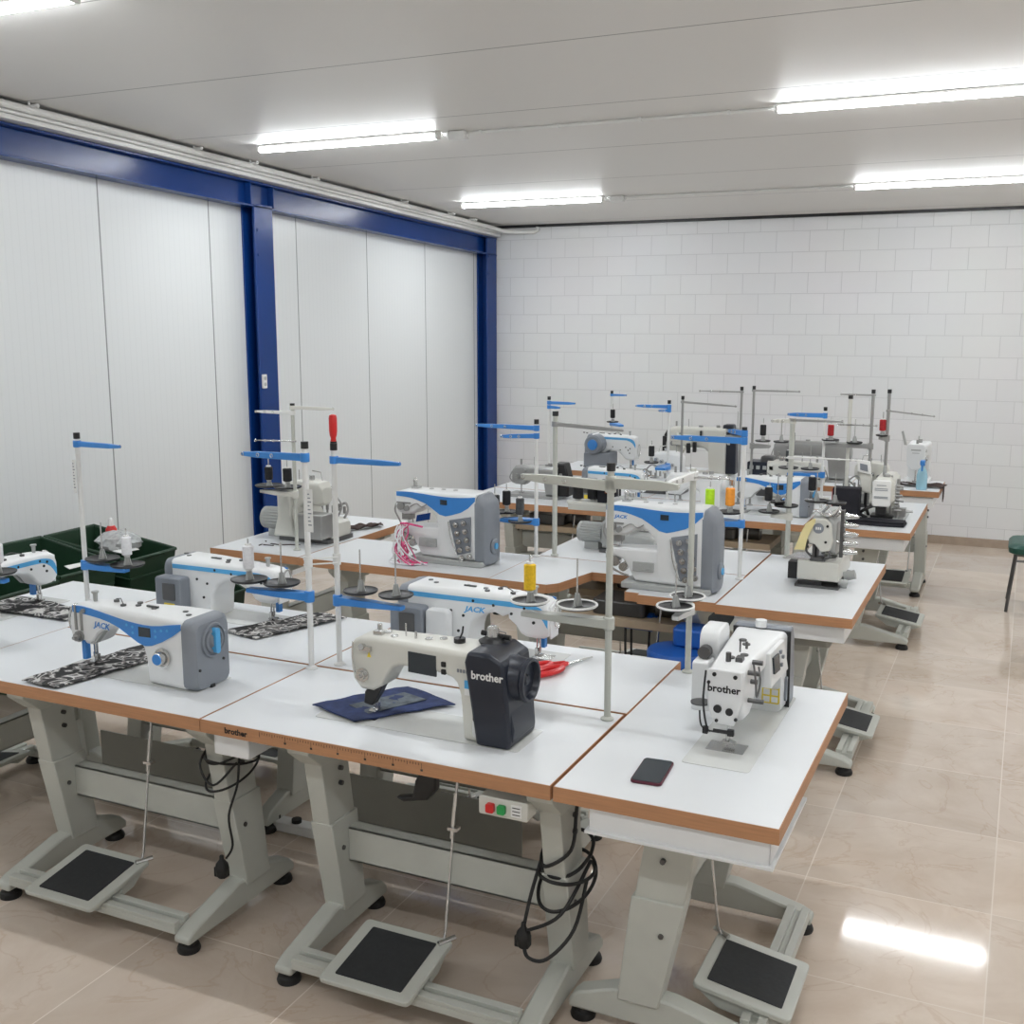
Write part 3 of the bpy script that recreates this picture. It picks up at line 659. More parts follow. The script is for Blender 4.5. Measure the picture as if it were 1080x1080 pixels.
        ws = MB().prism(rrect(-.078, -.022, .030, .108, .004), 'x', c+.006, c+.0085).build('warning_sticker', 'yellow', t)
        k = MB(); 
        for i in range(3):
            for j in range(2): k.box(c+.0045, c+.0062, -.073+.026*j, -.053+.026*j, .035+.024*i, .053+.024*i)
        k.build('sticker_print', 'paper', ws)
        MB().box(L-.165, L-.12, -.0885, -.0865, .135, .19).build('blue_sticker', 'paper', t)
        MB().box(L-.160, L-.125, -.0893, -.0882, .165, .177).build('sticker_marking', 'blue_light', t)
        MB().prism(rrect(L-.118, L-.098, .03, .11, .008), 'y', -.092, -.085).build('stitch_lever_slot', 'motor_grey', t)
        # face plate with logo on the needle end
        fp = MB().prism([(-.050, .245), (-.048, H-.005), (.048, H-.005), (.052, .20), (.044, .13), (.030, .088), (-.030, .088), (-.052, .17)], 'x', -.056, -.042).build('face_plate', 'white_paint', t, bevel=.004)
        text('logo_text', 'brother', .030, 'black', fp, (-.0566, .002, H-.062), LEFT, offset=.0008)
        k = MB()
        for y, z, r in ((.030, H-.02, .006), (-.030, H-.022, .006), (.046, H-.045, .005), (.018, .135, .012), (-.016, .130, .011), (.02, .10, .005), (-.035, .11, .005)):
            k.cyl((-.0595, y, z), (-.055, y, z), r, n=14)
        k.each('face_screw', 'black', fp)
        k = MB(); k.tube(smooth([(-.045, .058, .24), (-.05, .062, .15), (-.05, .050, .075), (-.045, .04, .06)]), .003, 6); k.tube(smooth([(-.05, .072, .12), (-.052, .06, .07), (-.048, .0, .062)]), .0025, 6)
        k.cyl((-.05, .03, .066), (-.05, -.03, .066), .006, n=8); k.box(-.058, -.045, -.03, -.012, .058, .076); k.box(-.058, -.045, .045, .06, .055, .075)
        k.build('thread_trimmer_arm', 'black', t)
        MB().lathe([(.030, 0), (.030, .004), (.001, .005)], (-.0, .082, .125), 'z', 18).build('bobbin_winder_disc', 'dark_metal', t)
        k = MB(); 
        for xx, zz, l in ((.0, .235, .035), (.03, .2, .02), (.01, .15, .045), (.04, .255, .03)): k.cyl((xx, F(xx), zz), (xx, F(xx)-l, zz), .007, n=12)
        k.tube(smooth([(-.02, F(0)-.02, .27), (-.03, F(0)-.03, .22), (-.01, F(0)-.03, .17), (.03, F(0)-.03, .2), (.05, F(0)-.02, .24)]), .003, 6)
        k.build('thread_tension', 'dark_metal', t)
        if module:
            k = MB(); k.prism(rrect(.10, .22, .06, .215, .010), 'y', .088, .140); k.prism(rrect(.16, .30, .20, .30, .035), 'y', .075, .135)
            k.build('rear_module', 'white_paint', t, bevel=.006)
            MB().cyl((.13, .112, .235), (.19, .112, .235), .02, n=14).build('solenoid', 'dark_metal', t)
    needle_parts(t, 0, 0, .11)
    k = MB(); k.cyl((.02, .01, H-.004), (.02, .01, H+.025), .008, n=10); k.cyl((.12, 0, H), (.12, 0, H+.04), .0025, n=6); k.cyl((.16, -.01, H), (.16, -.01, H+.022), .004, n=8)
    for x, y in ((.05, .01), (.09, -.02), (.2, .0), (.24, .02)): k.cyl((x, y, H-.001), (x, y, H+.004), .012, n=14)
    k.box(.02, .05, -.03, -.01, H-.002, H+.012); k.each('top_fitting', 'metal' if dark else 'dark_metal', t)
    if dark:
        k = MB(); k.cyl((.30, .01, H), (.30, .01, H+.014), .018, n=14); k.tube([(.30, .01, H+.01), (.315, .0, H+.035), (.32, -.005, H+.055)], .003, 6)
        k.lathe([(.04, 0), (.044, .008), (.03, .016), (.02, .022)], (.400, .035, H+.004)); k.cyl((.36, .04, H+.030), (.455, .04, H+.024), .008, n=10)
        k.build('bobbin_winder', 'black', t)
        k = MB(); k.lathe([(.02, 0), (.018, .03), (.012, .034)], (.400, .035, H+.022)); k.tube([(.43, .03, H+.02), (.45, .02, H+.045), (.41, .02, H+.05)], .002, 6); k.build('bobbin', 'metal', t)
    return t
B1 = brother_machine('cream machine with big black motor cover, stitching denim, centre front table', (-1.80, 2.835, TZ), 0, H=.270, L=.522)
B2 = brother_machine('white machine seen end-on with yellow warning sticker, front right table', (-.722, 3.03, TZ), PI/2, dark=False, module=True, H=.256, col=.34, L=.50)

def coverstitch(label, loc, tablet=True, logo=True, H=.365):
    t = empty('coverstitch_machine', label, 'sewing machine', loc, 0, 'blue and white coverstitch machines')
    k = MB(); k.prism(rrect(.05, .47, -.11, .11, .012), 'z', .0005, .028); k.build('base_plate', 'grey_paint', t, bevel=.004)
    # cylinder bed with rounded casing
    k = MB(); k.loft([[(x, p[0], p[1]) for p in rrect(-.095+dy, .06, .03, z1, .022, 4)] for x, dy, z1 in ((-.03, .045, .10), (-.02, .03, .125), (.02, .01, .160), (.10, 0, .170), (.24, 0, .172))]) if False else None
    bed = body_loft([(-.045, -.045, .045, .145, .168), (.0, -.05, .05, .135, .175), (.05, -.06, .055, .12, .178), (.11, -.075, .06, .03, .180), (.25, -.08, .07, .029, .185)], .012).build('cylinder_bed', 'white_paint', t)
    k = MB(); k.box(.10, .20, -.088, -.078, .08, .125); k.box(.13, .15, -.092, -.086, .09, .112); k.box(.165, .185, -.09, -.086, .09, .10); k.build('looper_cover', 'grey_paint', bed, bevel=.002)
    k = MB()
    for i, (x, z, r) in enumerate(((.0, .11, .024), (-.03, .13, .014), (.04, .085, .02), (.06, .12, .012))): k.cyl((x, -.055, z), (x, -.02, z), r, n=14)
    k.tube(smooth([(-.05, -.03, .15), (-.03, -.05, .09), (.03, -.06, .06), (.07, -.06, .05)]), .005, 8)
    k.build('looper_mechanism', 'metal', bed)
    # arm and column
    pts = [(-.04, .265, .03), (-.03, .245, .012), (.0, .235, .002), (.06, .24, 0), (.09, .262, 0), (.13, .275, 0), (.17, .268, 0), (.20, .24, 0), (.215, .20, 0), (.225, .029, 0), (.30, .029, -.002), (.43, .029, .0)]
    body_loft(st_profile(pts, H, -.075, -.095, .06, .085, 0, .3), .020).build('machine_body', 'white_paint', t)
    F = lambda x: lerp(-.075, -.095, min(max(x/.3, 0), 1))
    xs = [-.035, .02, .06, .10, .14, .18, .225, .26, .30, .35, .39, .428]
    lo = [H-v for v in (.034, .036, .040, .050, .062, .084, .112, .118, .108, .092, .068, .030)]
    hi = [H-v for v in (.012, .010, .010, .012, .014, .017, .019, .020, .020, .018, .015, .011)]
    cp = ribbon(xs, lo, hi, F).build('control_panel', 'blue', t)
    q = [(.23, H-.035), (.27, H-.035), (.27, H-.060), (.23, H-.060)]
    MB().loft([[(x, F(x)-.0045, z) for x, z in q], [(x, F(x), z) for x, z in q]]).build('display', 'screen', cp)
    if logo: text('logo_text', 'JACK', .022, 'blue', t, (.035, F(.03)-.001, H-.062), (PI/2, 0, -.06), offset=.0006, shear=.25, sx=1.2)
    body_loft([(.425, -.095, .09, .006, H-.004), (.445, -.098, .092, .004, H-.004), (.475, -.09, .085, .004, H-.03), (.488, -.07, .065, .01, H-.06)], .04).build('motor_cover', 'motor_grey', t)
    k = MB(); k.lathe([(.038, .486), (.040, .495), (.034, .502), (.02, .500), (.001, .504)], (0, -.01, .10), 'x', 24); hw = k.build('handwheel', 'motor_grey', t)
    MB().cyl((.498, -.01, .10), (.508, -.01, .10), .016, n=16).build('wheel_cap', 'blue_light', hw)
    # slanted thread tension rack on the column
    tr = MB().loft([[(x, y, z) for x, z in ((.285, H-.135), (.405, H-.110), (.405, .075), (.330, .055))] for y in (-.102, -.094)]).build('tension_rack', 'motor_grey', t)
    k = MB()
    for i in range(5):
        for j in range(2):
            x = .325+.045*j+.008*i; z = H-.155-.042*i+.012*j; k.cyl((x, -.102, z), (x, -.114, z), .014, n=12); k.cyl((x, -.114, z), (x, -.128, z), .006, n=8)
    k.tube(smooth([(.285, -.11, H-.14), (.30, -.115, .15), (.33, -.11, .06)]), .004, 6)
    k.build('tension_disc', 'metal', tr)
    # head details
    k = MB(); k.cyl((-.005, F(0)-.002, .28), (-.005, F(0)-.018, .28), .020, n=14); k.cyl((.03, F(0)-.002, .27), (.03, F(0)-.02, .27), .014, n=12); k.box(-.03, .05, F(0)-.010, F(0), .295, .302)
    k.tube(smooth([(-.045, -.06, .29), (-.055, -.06, .25), (-.035, -.05, .20), (-.02, -.045, .17)]), .0045, 6)
    k.tube(smooth([(.05, -.085, .28), (.09, -.09, .30), (.12, -.09, .285), (.15, -.09, .30)]), .003, 6)
    k.box(-.02, .03, -.05, .0, .205, .24); k.build('thread_guides', 'cast', t)
    k = MB()
    for x in (-.006, .0, .006): k.cyl((x, -.01, .178), (x, -.01, .22), .0015, n=6)
    k.cyl((0, -.01, .215), (0, -.01, .25), .006, n=8); k.build('needle_bar', 'metal', t)
    k = MB(); k.box(-.014, .016, -.035, .012, .181, .186); k.cyl((.016, .0, .184), (.016, 0, .245), .004, n=8); k.build('presser_foot', 'metal', t)
    k = MB(); k.cyl((.035, 0, H-.004), (.035, 0, H+.035), .010, n=12); k.sphere((.035, 0, H+.04), .012, 8); k.box(.02, .06, -.02, .02, H-.002, H+.010)
    for x in (.13, .2, .27): k.cyl((x, 0, H-.001), (x, 0, H+.004), .012, n=12)
    k.each('top_fitting', 'metal', t)
    return t
M3 = coverstitch('coverstitch machine with pink thread tangle under its needle', (-2.885, 4.93, TZ), logo=False)
M4 = coverstitch('coverstitch machine at the notched table, behind tall pale thread stand', (-1.705, 4.85, TZ), H=.39)
k = MB(); k.prism(rrect(.115, .20, .215, .262, .004), 'y', -.112, -.108)
k = MB().loft([[(x, -.090, z) for x, z in ((.085, .205), (.165, .222), (.170, .258), (.092, .240))], [(x, -.086, z) for x, z in ((.085, .205), (.165, .222), (.170, .258), (.092, .240))]])
k.build('blue_sticker', 'steel_blue', M3)

# tangled pink and white threads hanging under the first coverstitch needle
k = MB(); rr = random.Random(3)
for i in range(22):
    x0 = -2.885+rr.uniform(-.02, .03); y0 = 4.85+rr.uniform(-.02, .02)
    pts = [(x0, y0, TZ+.178), (x0+rr.uniform(-.02, .03), y0-.05, TZ+.14), (x0+rr.uniform(-.01, .08), y0-.08+rr.uniform(-.03, .02), TZ+.06), (x0+rr.uniform(0, .16), y0-.10+rr.uniform(-.04, .03), TZ+.012), (x0+rr.uniform(.05, .2), y0-.10+rr.uniform(-.03, .05), TZ+.008)]
    k.tube(smooth(pts, 4), .0035, 5, m=0 if i % 2 else 1)
k.tube(smooth([(-2.89, 4.84, TZ+.19), (-2.84, 4.82, TZ+.196), (-2.74, 4.80, TZ+.19)]), .006, 6); 
tag(k.build('thread_tangle', ['pink', 'white_thread']), 'tangle of pink and white threads hanging under coverstitch needle', 'thread')

def overlock(label, loc, rz, s=1.0, tone='white_paint', motor=True, group='overlock machines'):
    t = empty('overlock_machine', label, 'sewing machine', loc, rz, group)
    k = MB(); k.prism(rrect(-.14, .17, -.11, .12, .02), 'z', .0005, .02); k.build('base_plate', 'dark_metal', t)
    b = body_loft([(-.13, -.09, .09, .02, .085), (-.11, -.10, .10, .02, .10), (.03, -.10, .10, .02, .11), (.06, -.10, .11, .02, .17), (.15, -.09, .11, .02, .17)], .018).build('machine_body', tone, t)
    k = MB(); k.box(-.10, .02, -.112, -.10, .035, .09); k.build('front_cover', 'cast', t, bevel=.003)
    body_loft([(-.07, -.02, .06, .185, .26), (-.05, -.035, .07, .17, .285), (.03, -.04, .08, .18, .295), (.07, -.05, .085, .15, .295), (.13, -.05, .085, .10, .28), (.145, -.04, .075, .10, .26)], .02).build('machine_arm', tone, t)
    k = MB(); 
    for i in range(4):
        x = -.03+.04*i; k.cyl((x, -.045, .24-.012*i), (x, -.072, .24-.012*i), .013, n=12); k.cyl((x, -.072, .24-.012*i), (x, -.085, .24-.012*i), .006, n=8)
    k.build('tension_disc', 'metal', t)
    k = MB(); k.cyl((-.04, -.02, .10), (-.04, -.02, .2), .005, n=8); k.box(-.07, -.02, -.07, .0, .105, .112); k.tube(smooth([(-.09, -.04, .11), (-.10, -.06, .16), (-.06, -.07, .2), (-.02, -.06, .19)]), .005, 6)
    for i in range(5): k.cyl((-.09+.035*i, -.10, .115+.012*(i % 2)), (-.09+.035*i, -.10, .15+.012*(i % 2)), .008, n=8)
    k.tube(smooth([(-.12, -.05, .10), (-.13, -.07, .14), (-.10, -.09, .17), (-.06, -.08, .14)]), .006, 6)
    k.build('looper_mechanism', 'cast', t)
    if motor:
        k = MB(); n = 22; R0, R1 = .056, .050; rings = []
        for x in (.17, .29):
            rings.append([(x, .03+(R0 if i % 2 else R1)*math.cos(2*PI*i/(2*n)), .09+(R0 if i % 2 else R1)*math.sin(2*PI*i/(2*n))) for i in range(2*n)])
        k.loft(rings); k.lathe([(.054, .29), (.054, .305), (.045, .312), (.001, .312)], (0, .03, .09), 'x', 24); k.box(.14, .17, -.01, .07, .04, .14); k.box(.19, .27, .0, .06, .001, .04)
        k.build('motor', 'grey_paint', t)
    k = MB(); k.cyl((.02, .02, .29), (.02, .02, .315), .014, n=12); k.cyl((.09, .03, .29), (.09, .03, .34), .003, n=6); k.tube([(-.03, .0, .285), (-.02, .0, .33), (.03, .0, .335)], .003, 6)
    k.each('top_fitting', 'metal', t)
    return t
OV1 = overlock('grey overlock machine with round ribbed motor, seen from behind beside blue column', (-3.60, 5.13, TZ), PI, tone='cream_paint'); OV1.scale = (1.12, 1.12, 1.15)
OV2 = overlock('small overlock with ribbed grey motor behind the notched table machine', (-1.86, 5.56, TZ), PI, tone='grey_paint')
k = MB(); k.box(-.14, .02, .08, .18, .03, .15); k.build('rear_housing', 'cast', OV1, bevel=.006)
k = MB(); k.prism([(.05, .02), (.19, .02), (.16, .12), (.16, .24), (.09, .26), (.08, .12)], 'y', .09, .13); k.build('column', 'cream_paint', OV1, bevel=.01)

# ---- boxy machine with yellow cloth
t = empty('eyelet_machine', 'boxy cream machine with oval badge and row of knobs, right table of second row', 'sewing machine', (-.83, 5.18, TZ), 0)
MB().prism(rrect(-.10, .10, -.07, .33, .006), 'z', .0005, .012).build('base_plate', 'dark_metal', t)
MB().prism(rrect(-.095, .095, -.045, .32, .008), 'z', .03, .120).build('base_housing', 'cream_paint', t, bevel=.004)
MB().box(-.085, .02, -.062, -.046, .012, .028).build('foot_slot', 'black', t)
MB().prism([(-.15, -.03), (.0, -.03), (.07, .02), (.07, .10), (-.12, .10)], 'z', .121, .130).build('work_plate', 'metal', t)
k = MB(); k.box(-.145, -.10, .0, .10, .02, .10); k.cyl((-.125, .05, .06), (-.105, .05, .06), .035, n=16); k.build('side_motor', 'black', t)
fp = MB().prism([(-.055, .235), (-.062, .29), (-.03, .32), (.025, .325), (.05, .30), (.062, .22), (.050, .175), (.01, .165), (-.02, .20), (-.045, .205)], 'y', -.045, -.02).build('face_plate', 'cream_paint', t, bevel=.006)
MB().lathe([(.024, 0), (.024, -.003), (.001, -.003)], (-.005, -.0455, .278), 'y', 24).build('oval_badge', 'motor_grey', fp)
k = MB(); [k.box(-.017+.009*i, -.011+.009*i, -.0495, -.0484, .272, .284) for i in range(3)]; k.build('badge_marking', 'paper', fp)
k = MB(); 
for x, z in ((-.042, .295), (.035, .29), (.03, .215)): k.cyl((x, -.049, z), (x, -.044, z), .006, n=10)
k.each('face_screw', 'black', fp)
body_loft([(-.05, -.02, .26, .22, .30), (-.03, -.02, .28, .19, .335), (.04, -.02, .28, .16, .335), (.07, -.01, .27, .15, .30)], .02).build('machine_arm', 'grey_paint', t)
k = MB(); k.box(-.02, .06, .18, .30, .12, .20); k.build('column', 'cast', t, bevel=.008)
k = MB(); k.cyl((-.01, -.02, .13), (-.01, -.02, .20), .008, n=8); k.box(-.035, .015, -.05, .0, .13, .142); k.box(-.03, -.018, -.04, -.01, .14, .21); k.tube(smooth([(-.05, -.03, .22), (-.06, -.03, .17), (-.03, -.04, .14)]), .006, 6)
k.tube(smooth([(.03, -.03, .19), (.05, -.03, .15), (.02, -.03, .13)]), .006, 6); k.box(-.04, .03, -.04, .04, .122, .131); k.build('needle_mechanism', 'dark_metal', t)
k = MB(); r5 = random.Random(5)
for i in range(9):
    a = (r5.uniform(-.03, .09), r5.uniform(-.03, .12), r5.uniform(.17, .34)); bq = (a[0]+r5.uniform(-.04, .05), a[1]+r5.uniform(-.05, .05), a[2]+r5.uniform(-.05, .05))
    k.cyl(a, bq, r5.uniform(.004, .010), n=8)
k.tube(smooth([(-.05, -.03, .33), (-.02, -.04, .355), (.02, -.03, .34), (.06, 0, .36)]), .004, 6)
for i in range(3): k.lathe([(.022, 0), (.024, .006), (.014, .014)], (.03+.015*i, .05*i-.02, .335))
k.build('linkage', 'metal', t)
k = MB(); k.box(.085, .10, .0, .03, .14, .36)
k.build('knob_bar', 'dark_metal', t)
for i in range(5):
    MB().lathe([(.014, .10), (.016, .112), (.012, .125), (.010, .15), (.006, .165)], (0, .015, .165+.042*i), 'x', 12).build('tension_knob', 'metal', t)
k = MB(); k.cyl((.10, .10, .03), (.15, .10, .045), .022, n=14); k.cyl((.09, -.0, .02), (.13, .0, .016), .02, n=14); k.build('side_cylinder', 'grey_paint', t)
k = MB(); rows = [(-.030, -.018, .322), (-.060, -.022, .300), (-.075, -.036, .270), (-.088, -.050, .235), (-.100, -.058, .200), (-.110, -.062, .172)]
k.loft([[(a, -.056-.006*(i_ % 2), z), ((a+b_)/2, -.064+.006*(i_ % 2), z+.002), (b_, -.056, z), (b_, -.050, z), ((a+b_)/2, -.056+.006*(i_ % 2), z+.002), (a, -.050-.006*(i_ % 2), z)] for i_, (a, b_, z) in enumerate(rows)])
ob = tag(k.build('cloth_scrap', 'cloth_yellow', None, (-.83, 5.18, TZ)), 'pale yellow cloth hanging on side of boxy cream machine', 'cloth')

# ---- buttonhole machine on the far right table
t = empty('buttonhole_machine', 'buttonhole machine with printed white face cover and tilted tablet, far right table', 'sewing machine', (-.77, 7.02, TZ), 0)
MB().prism(rrect(-.11, .13, -.05, .34, .01), 'z', .0005, .03).build('base_plate', 'grey_paint', t)
body_loft([(-.05, -.04, .26, .13, .25), (-.03, -.05, .28, .11, .28), (.05, -.05, .28, .11, .28), (.075, -.03, .26, .13, .26)], .02).build('machine_arm', 'cream_paint', t)
MB().box(-.03, .07, .2, .33, .03, .13).build('column', 'cream_paint', t, bevel=.01)
fp = MB().prism(rrect(-.052, .055, .105, .265, .012), 'y', -.075, -.050).build('face_cover', 'paper', t, bevel=.004)
k = MB(); 
for z, w in ((.235, .028), (.215, .038), (.205, .038), (.165, .04), (.158, .04)): k.box(.0-w, .0+w, -.0765, -.0752, z-.0025, z+.0015)
k.build('printed_lines', 'motor_grey', fp)
k = MB(); k.tube(smooth([(-.05, -.04, .10), (-.09, -.05, .08), (-.12, -.04, .05), (-.08, -.06, .03)]), .010, 8); k.box(-.03, .03, -.06, .0, .05, .10); k.box(-.06, .07, -.05, .06, .031, .045); k.build('clamp_mechanism', 'black', t)
k = MB(); r6 = random.Random(9)
for i in range(8):
    z = .08+.022*i; k.cyl((.075, -.02, z), (.10+r6.uniform(0, .03), -.02, z+r6.uniform(-.01, .01)), .008, n=8)
k.cyl((.05, .0, .03), (.05, 0, .29), .006, n=8); k.cyl((.09, .0, .03), (.09, 0, .27), .01, n=8); k.box(.06, .14, .0, .05, .04, .09); k.cyl((.12, .02, .07), (.18, .02, .072), .008, n=8)
k.lathe([(.022, 0), (.022, .012), (.01, .02)], (.02, .0, .28)); k.lathe([(.012, 0), (.012, .05), (.006, .06)], (-.0, .06, .28)); k.build('linkage', 'cast', t)
k = MB(); k.prism([(-.125, .18), (-.06, .17), (-.07, .29), (-.145, .305)], 'y', -.02, .03); tb = k.build('tablet_housing', 'cream_paint', t, bevel=.008)
MB().prism([(-.150, .305), (-.070, .290), (-.080, .37), (-.155, .378)], 'y', -.03, -.005).build('tablet_panel', 'paper', tb, bevel=.004)
MB().prism([(-.135, .318), (-.088, .308), (-.094, .350), (-.138, .358)], 'y', -.033, -.0305).build('tablet_screen', 'motor_grey', tb)
k = MB(); k.tube([(-.10, .01, .18), (-.10, .01, .10), (-.08, .03, .03)], .010, 8); k.build('tablet_stalk', 'black', t)
k = MB()
k.prism([(-.20, -.16), (.02, -.18), (.15, -.165), (.155, -.04), (-.17, -.04)], 'z', .001, .018); k.prism([(-.185, -.15), (.145, -.16), (.15, -.05), (-.16, -.05)], 'z', .019, .03)
tag(k.build('folded_cloth', 'cloth_black', None, (-.77, 7.02, TZ+.0), bevel=.004), 'folded black cloth in front of the buttonhole machine', 'cloth')

def heavy(label, loc, rz, L, H, col, arm, mat, guard=None, dep=.09, group='old flatbed machines on far tables', mc=None, disc=True):
    t = empty('sewing_machine', label, 'sewing machine', loc, rz, group)
    MB().prism(rrect(-.08, L+.02, -dep, dep, .01), 'z', .0005, .02).build('bed_plate', mat, t)
    pts = [(-.05, H*.42, .03), (-.03, H*.38, .006), (.04, H*.38, 0), (.07, H*.5, 0), (.11, arm, 0), (col-.05, arm, 0), (col-.015, arm-.03, 0), (col, .02, 0), (L, .02, 0)]
    body_loft(st_profile(pts, H, -.045, -dep+.01, .045, dep-.01, 0, col), .022).build('machine_body', mat, t)
    k = MB(); k.lathe([(.05, L), (.055, L+.01), (.055, L+.03), (.03, L+.035), (.001, L+.035)], (0, 0, H*.72), 'x', 24); k.build('handwheel', mc or mat, t)
    if guard: MB().prism([(L-.015, .02), (L-.04, H*.8), (L-.03, H+.03), (L+.05, H+.03), (L+.075, H*.7), (L+.08, .02)], 'y', -.05, .05).build('belt_guard', guard, t, bevel=.01)
    k = MB(); k.cyl((-.01, -.045, H*.65), (-.01, -.07, H*.65), .02, n=14); k.cyl((-.01, -.07, H*.65), (-.01, -.08, H*.65), .008, n=10); k.tube(smooth([(-.05, -.04, H*.8), (-.065, -.05, H*.6), (-.04, -.05, H*.45)]), .005, 6)
    k.cyl((.05, -.05, H*.85), (.05, -.065, H*.85), .012, n=10); k.build('thread_tension', 'cast', t)
    k = MB(); k.cyl((.0, 0, H), (0, 0, H+.04), .008, n=10); k.cyl((.10, 0, H), (.10, 0, H+.06), .003, n=8); k.cyl((.2, 0, H), (.2, 0, H+.012), .018, n=14); k.cyl((L-.08, 0, H), (L-.08, 0, H+.02), .015, n=12); k.each('top_fitting', 'cast', t)
    k = MB(); k.cyl((0, 0, .03), (0, 0, H*.45), .006, n=8); k.box(-.012, .016, -.02, .02, .021, .03); k.build('needle_bar', 'metal', t)
    return t
HV1 = heavy('cream flatbed machine with dark belt guard, tallest on the rearmost tables', (-2.55, 8.60, TZ), 0, .42, .38, .30, .22, 'cream_paint', guard='navy_black', dep=.10)
k = MB(); k.cyl((.02, -.12, .30), (.02, -.03, .30), .035, n=18); k.box(.0, .16, -.11, -.06, .24, .32); k.cyl((.10, -.13, .22), (.10, -.06, .22), .02, n=12); k.build('puller_unit', 'cream_paint', HV1, bevel=.004)
k = MB(); k.box(-.10, -.06, -.05, .0, .10, .30); k.tube([(-.08, -.03, .30), (-.06, -.03, .34), (-.03, -.03, .33)], .015, 8); k.box(.12, .15, -.125, -.10, .18, .26); k.box(.17, .20, -.125, -.10, .19, .27)
k.box(.22, .235, -.105, -.085, .28, .36); k.each('black_lever', 'black', HV1, bevel=.004)
HV2 = heavy('long grey-cream flatbed machine at centre of rearmost tables, behind the pale T-shaped stand', (-1.72, 8.66, TZ), 0, .50, .30, .38, .19, 'cast', dep=.085)
HV3 = heavy('white and yellowed machine with dark control box, left of the spray bottle table machine', (-1.27, 7.62, TZ), PI, .32, .27, .22, .17, 'cream_paint', guard='dark_metal')
k = MB(); k.prism(rrect(.26, .46, .08, .26, .01), 'y', -.09, .07); k.build('control_box', 'navy_black', HV3, bevel=.006)
k = MB(); 
for i in range(4): k.box(.28+.045*i, .305+.045*i, .071, .080, .21, .235)
k.each('connector', 'grey_paint', HV3)
HV4 = heavy('white machine facing forward at right end of rearmost tables, beside spray bottle', (-.73, 8.72, TZ), PI/2, .34, .30, .24, .20, 'white_paint')
fp = MB().prism([(-.062, .14), (-.07, .29), (-.05, .315), (.055, .315), (.068, .29), (.062, .16), (.03, .12), (-.03, .12)], 'x', -.075, -.052).build('face_plate', 'white_paint', HV4, bevel=.006)
k = MB(); k.box(-.0765, -.0752, -.035, .035, .265, .275); k.box(-.0765, -.0752, -.025, .025, .245, .250); k.build('printed_marking', 'grey_paint', fp)
MB().prism([(.07, .30), (.09, .30), (.115, .40), (.10, .405)], 'x', -.03, .0).build('side_lever', 'grey_paint', HV4)
J3 = jack_machine('blue-trimmed machine with round grey motor, rearmost table at left', (-2.92, 8.62, TZ), 0, logo=None, L=.40, col=.285, H=.30, panel=False, wheel=False, group='blue and white machines on far tables')
J3.rotation_euler = (0, 0, PI*0.0)
J3.scale = (.92, .92, .95); J3.location = (-2.93, 8.62, TZ); J3.rotation_euler = (0, 0, PI)
k = MB(); k.lathe([(.075, -.12), (.082, -.10), (.082, .06), (.07, .07), (.001, .07)], (.30, 0, .225), 'y', 28); rm = k.build('round_motor', 'motor_grey', J3, (0, .13, 0), 0); rm.scale = (1, 1, 1)
k = MB(); k.lathe([(.045, .0), (.045, .010), (.03, .014), (.001, .014)], (.30, .07, .225), 'y', 24); k.build('motor_fan_cover', 'blue', rm)
MB().prism(rrect(.16, .40, .02, .15, .012), 'y', -.07, .16).build('lower_housing', 'motor_grey', J3, bevel=.006)
J4 = jack_machine('blue-striped machine back with yellow sticker, seen over the tall stand in third block', (-2.33, 6.98, TZ), PI, logo=None, L=.42, col=.285, H=.235, group='blue and white machines on far tables'); J4.scale = (.88, .95, 1)
J5 = jack_machine('blue and white machine on third-block table behind orange thread spool', (-1.62, 7.02, TZ), 0, logo=None, L=.42, col=.285, H=.24, group='blue and white machines on far tables')
HV5 = heavy('plain white machine back left of lime thread spool in third block', (-2.08, 7.02, TZ), 0, .32, .23, .2, .14, 'white_paint')
HV6 = heavy('dark small machine behind black thread spools at left of third block', (-3.20, 7.02, TZ), 0, .30, .22, .22, .13, 'cast', guard='black')
OV3 = overlock('small overlock beneath crossed guide arms at centre of third block', (-2.35, 7.60, TZ), 0, tone='white_paint', motor=False)
OV4 = overlock('grey overlock hidden behind black spools at right of third block', (-.95, 7.62, TZ), 0, tone='cream_paint', motor=False)

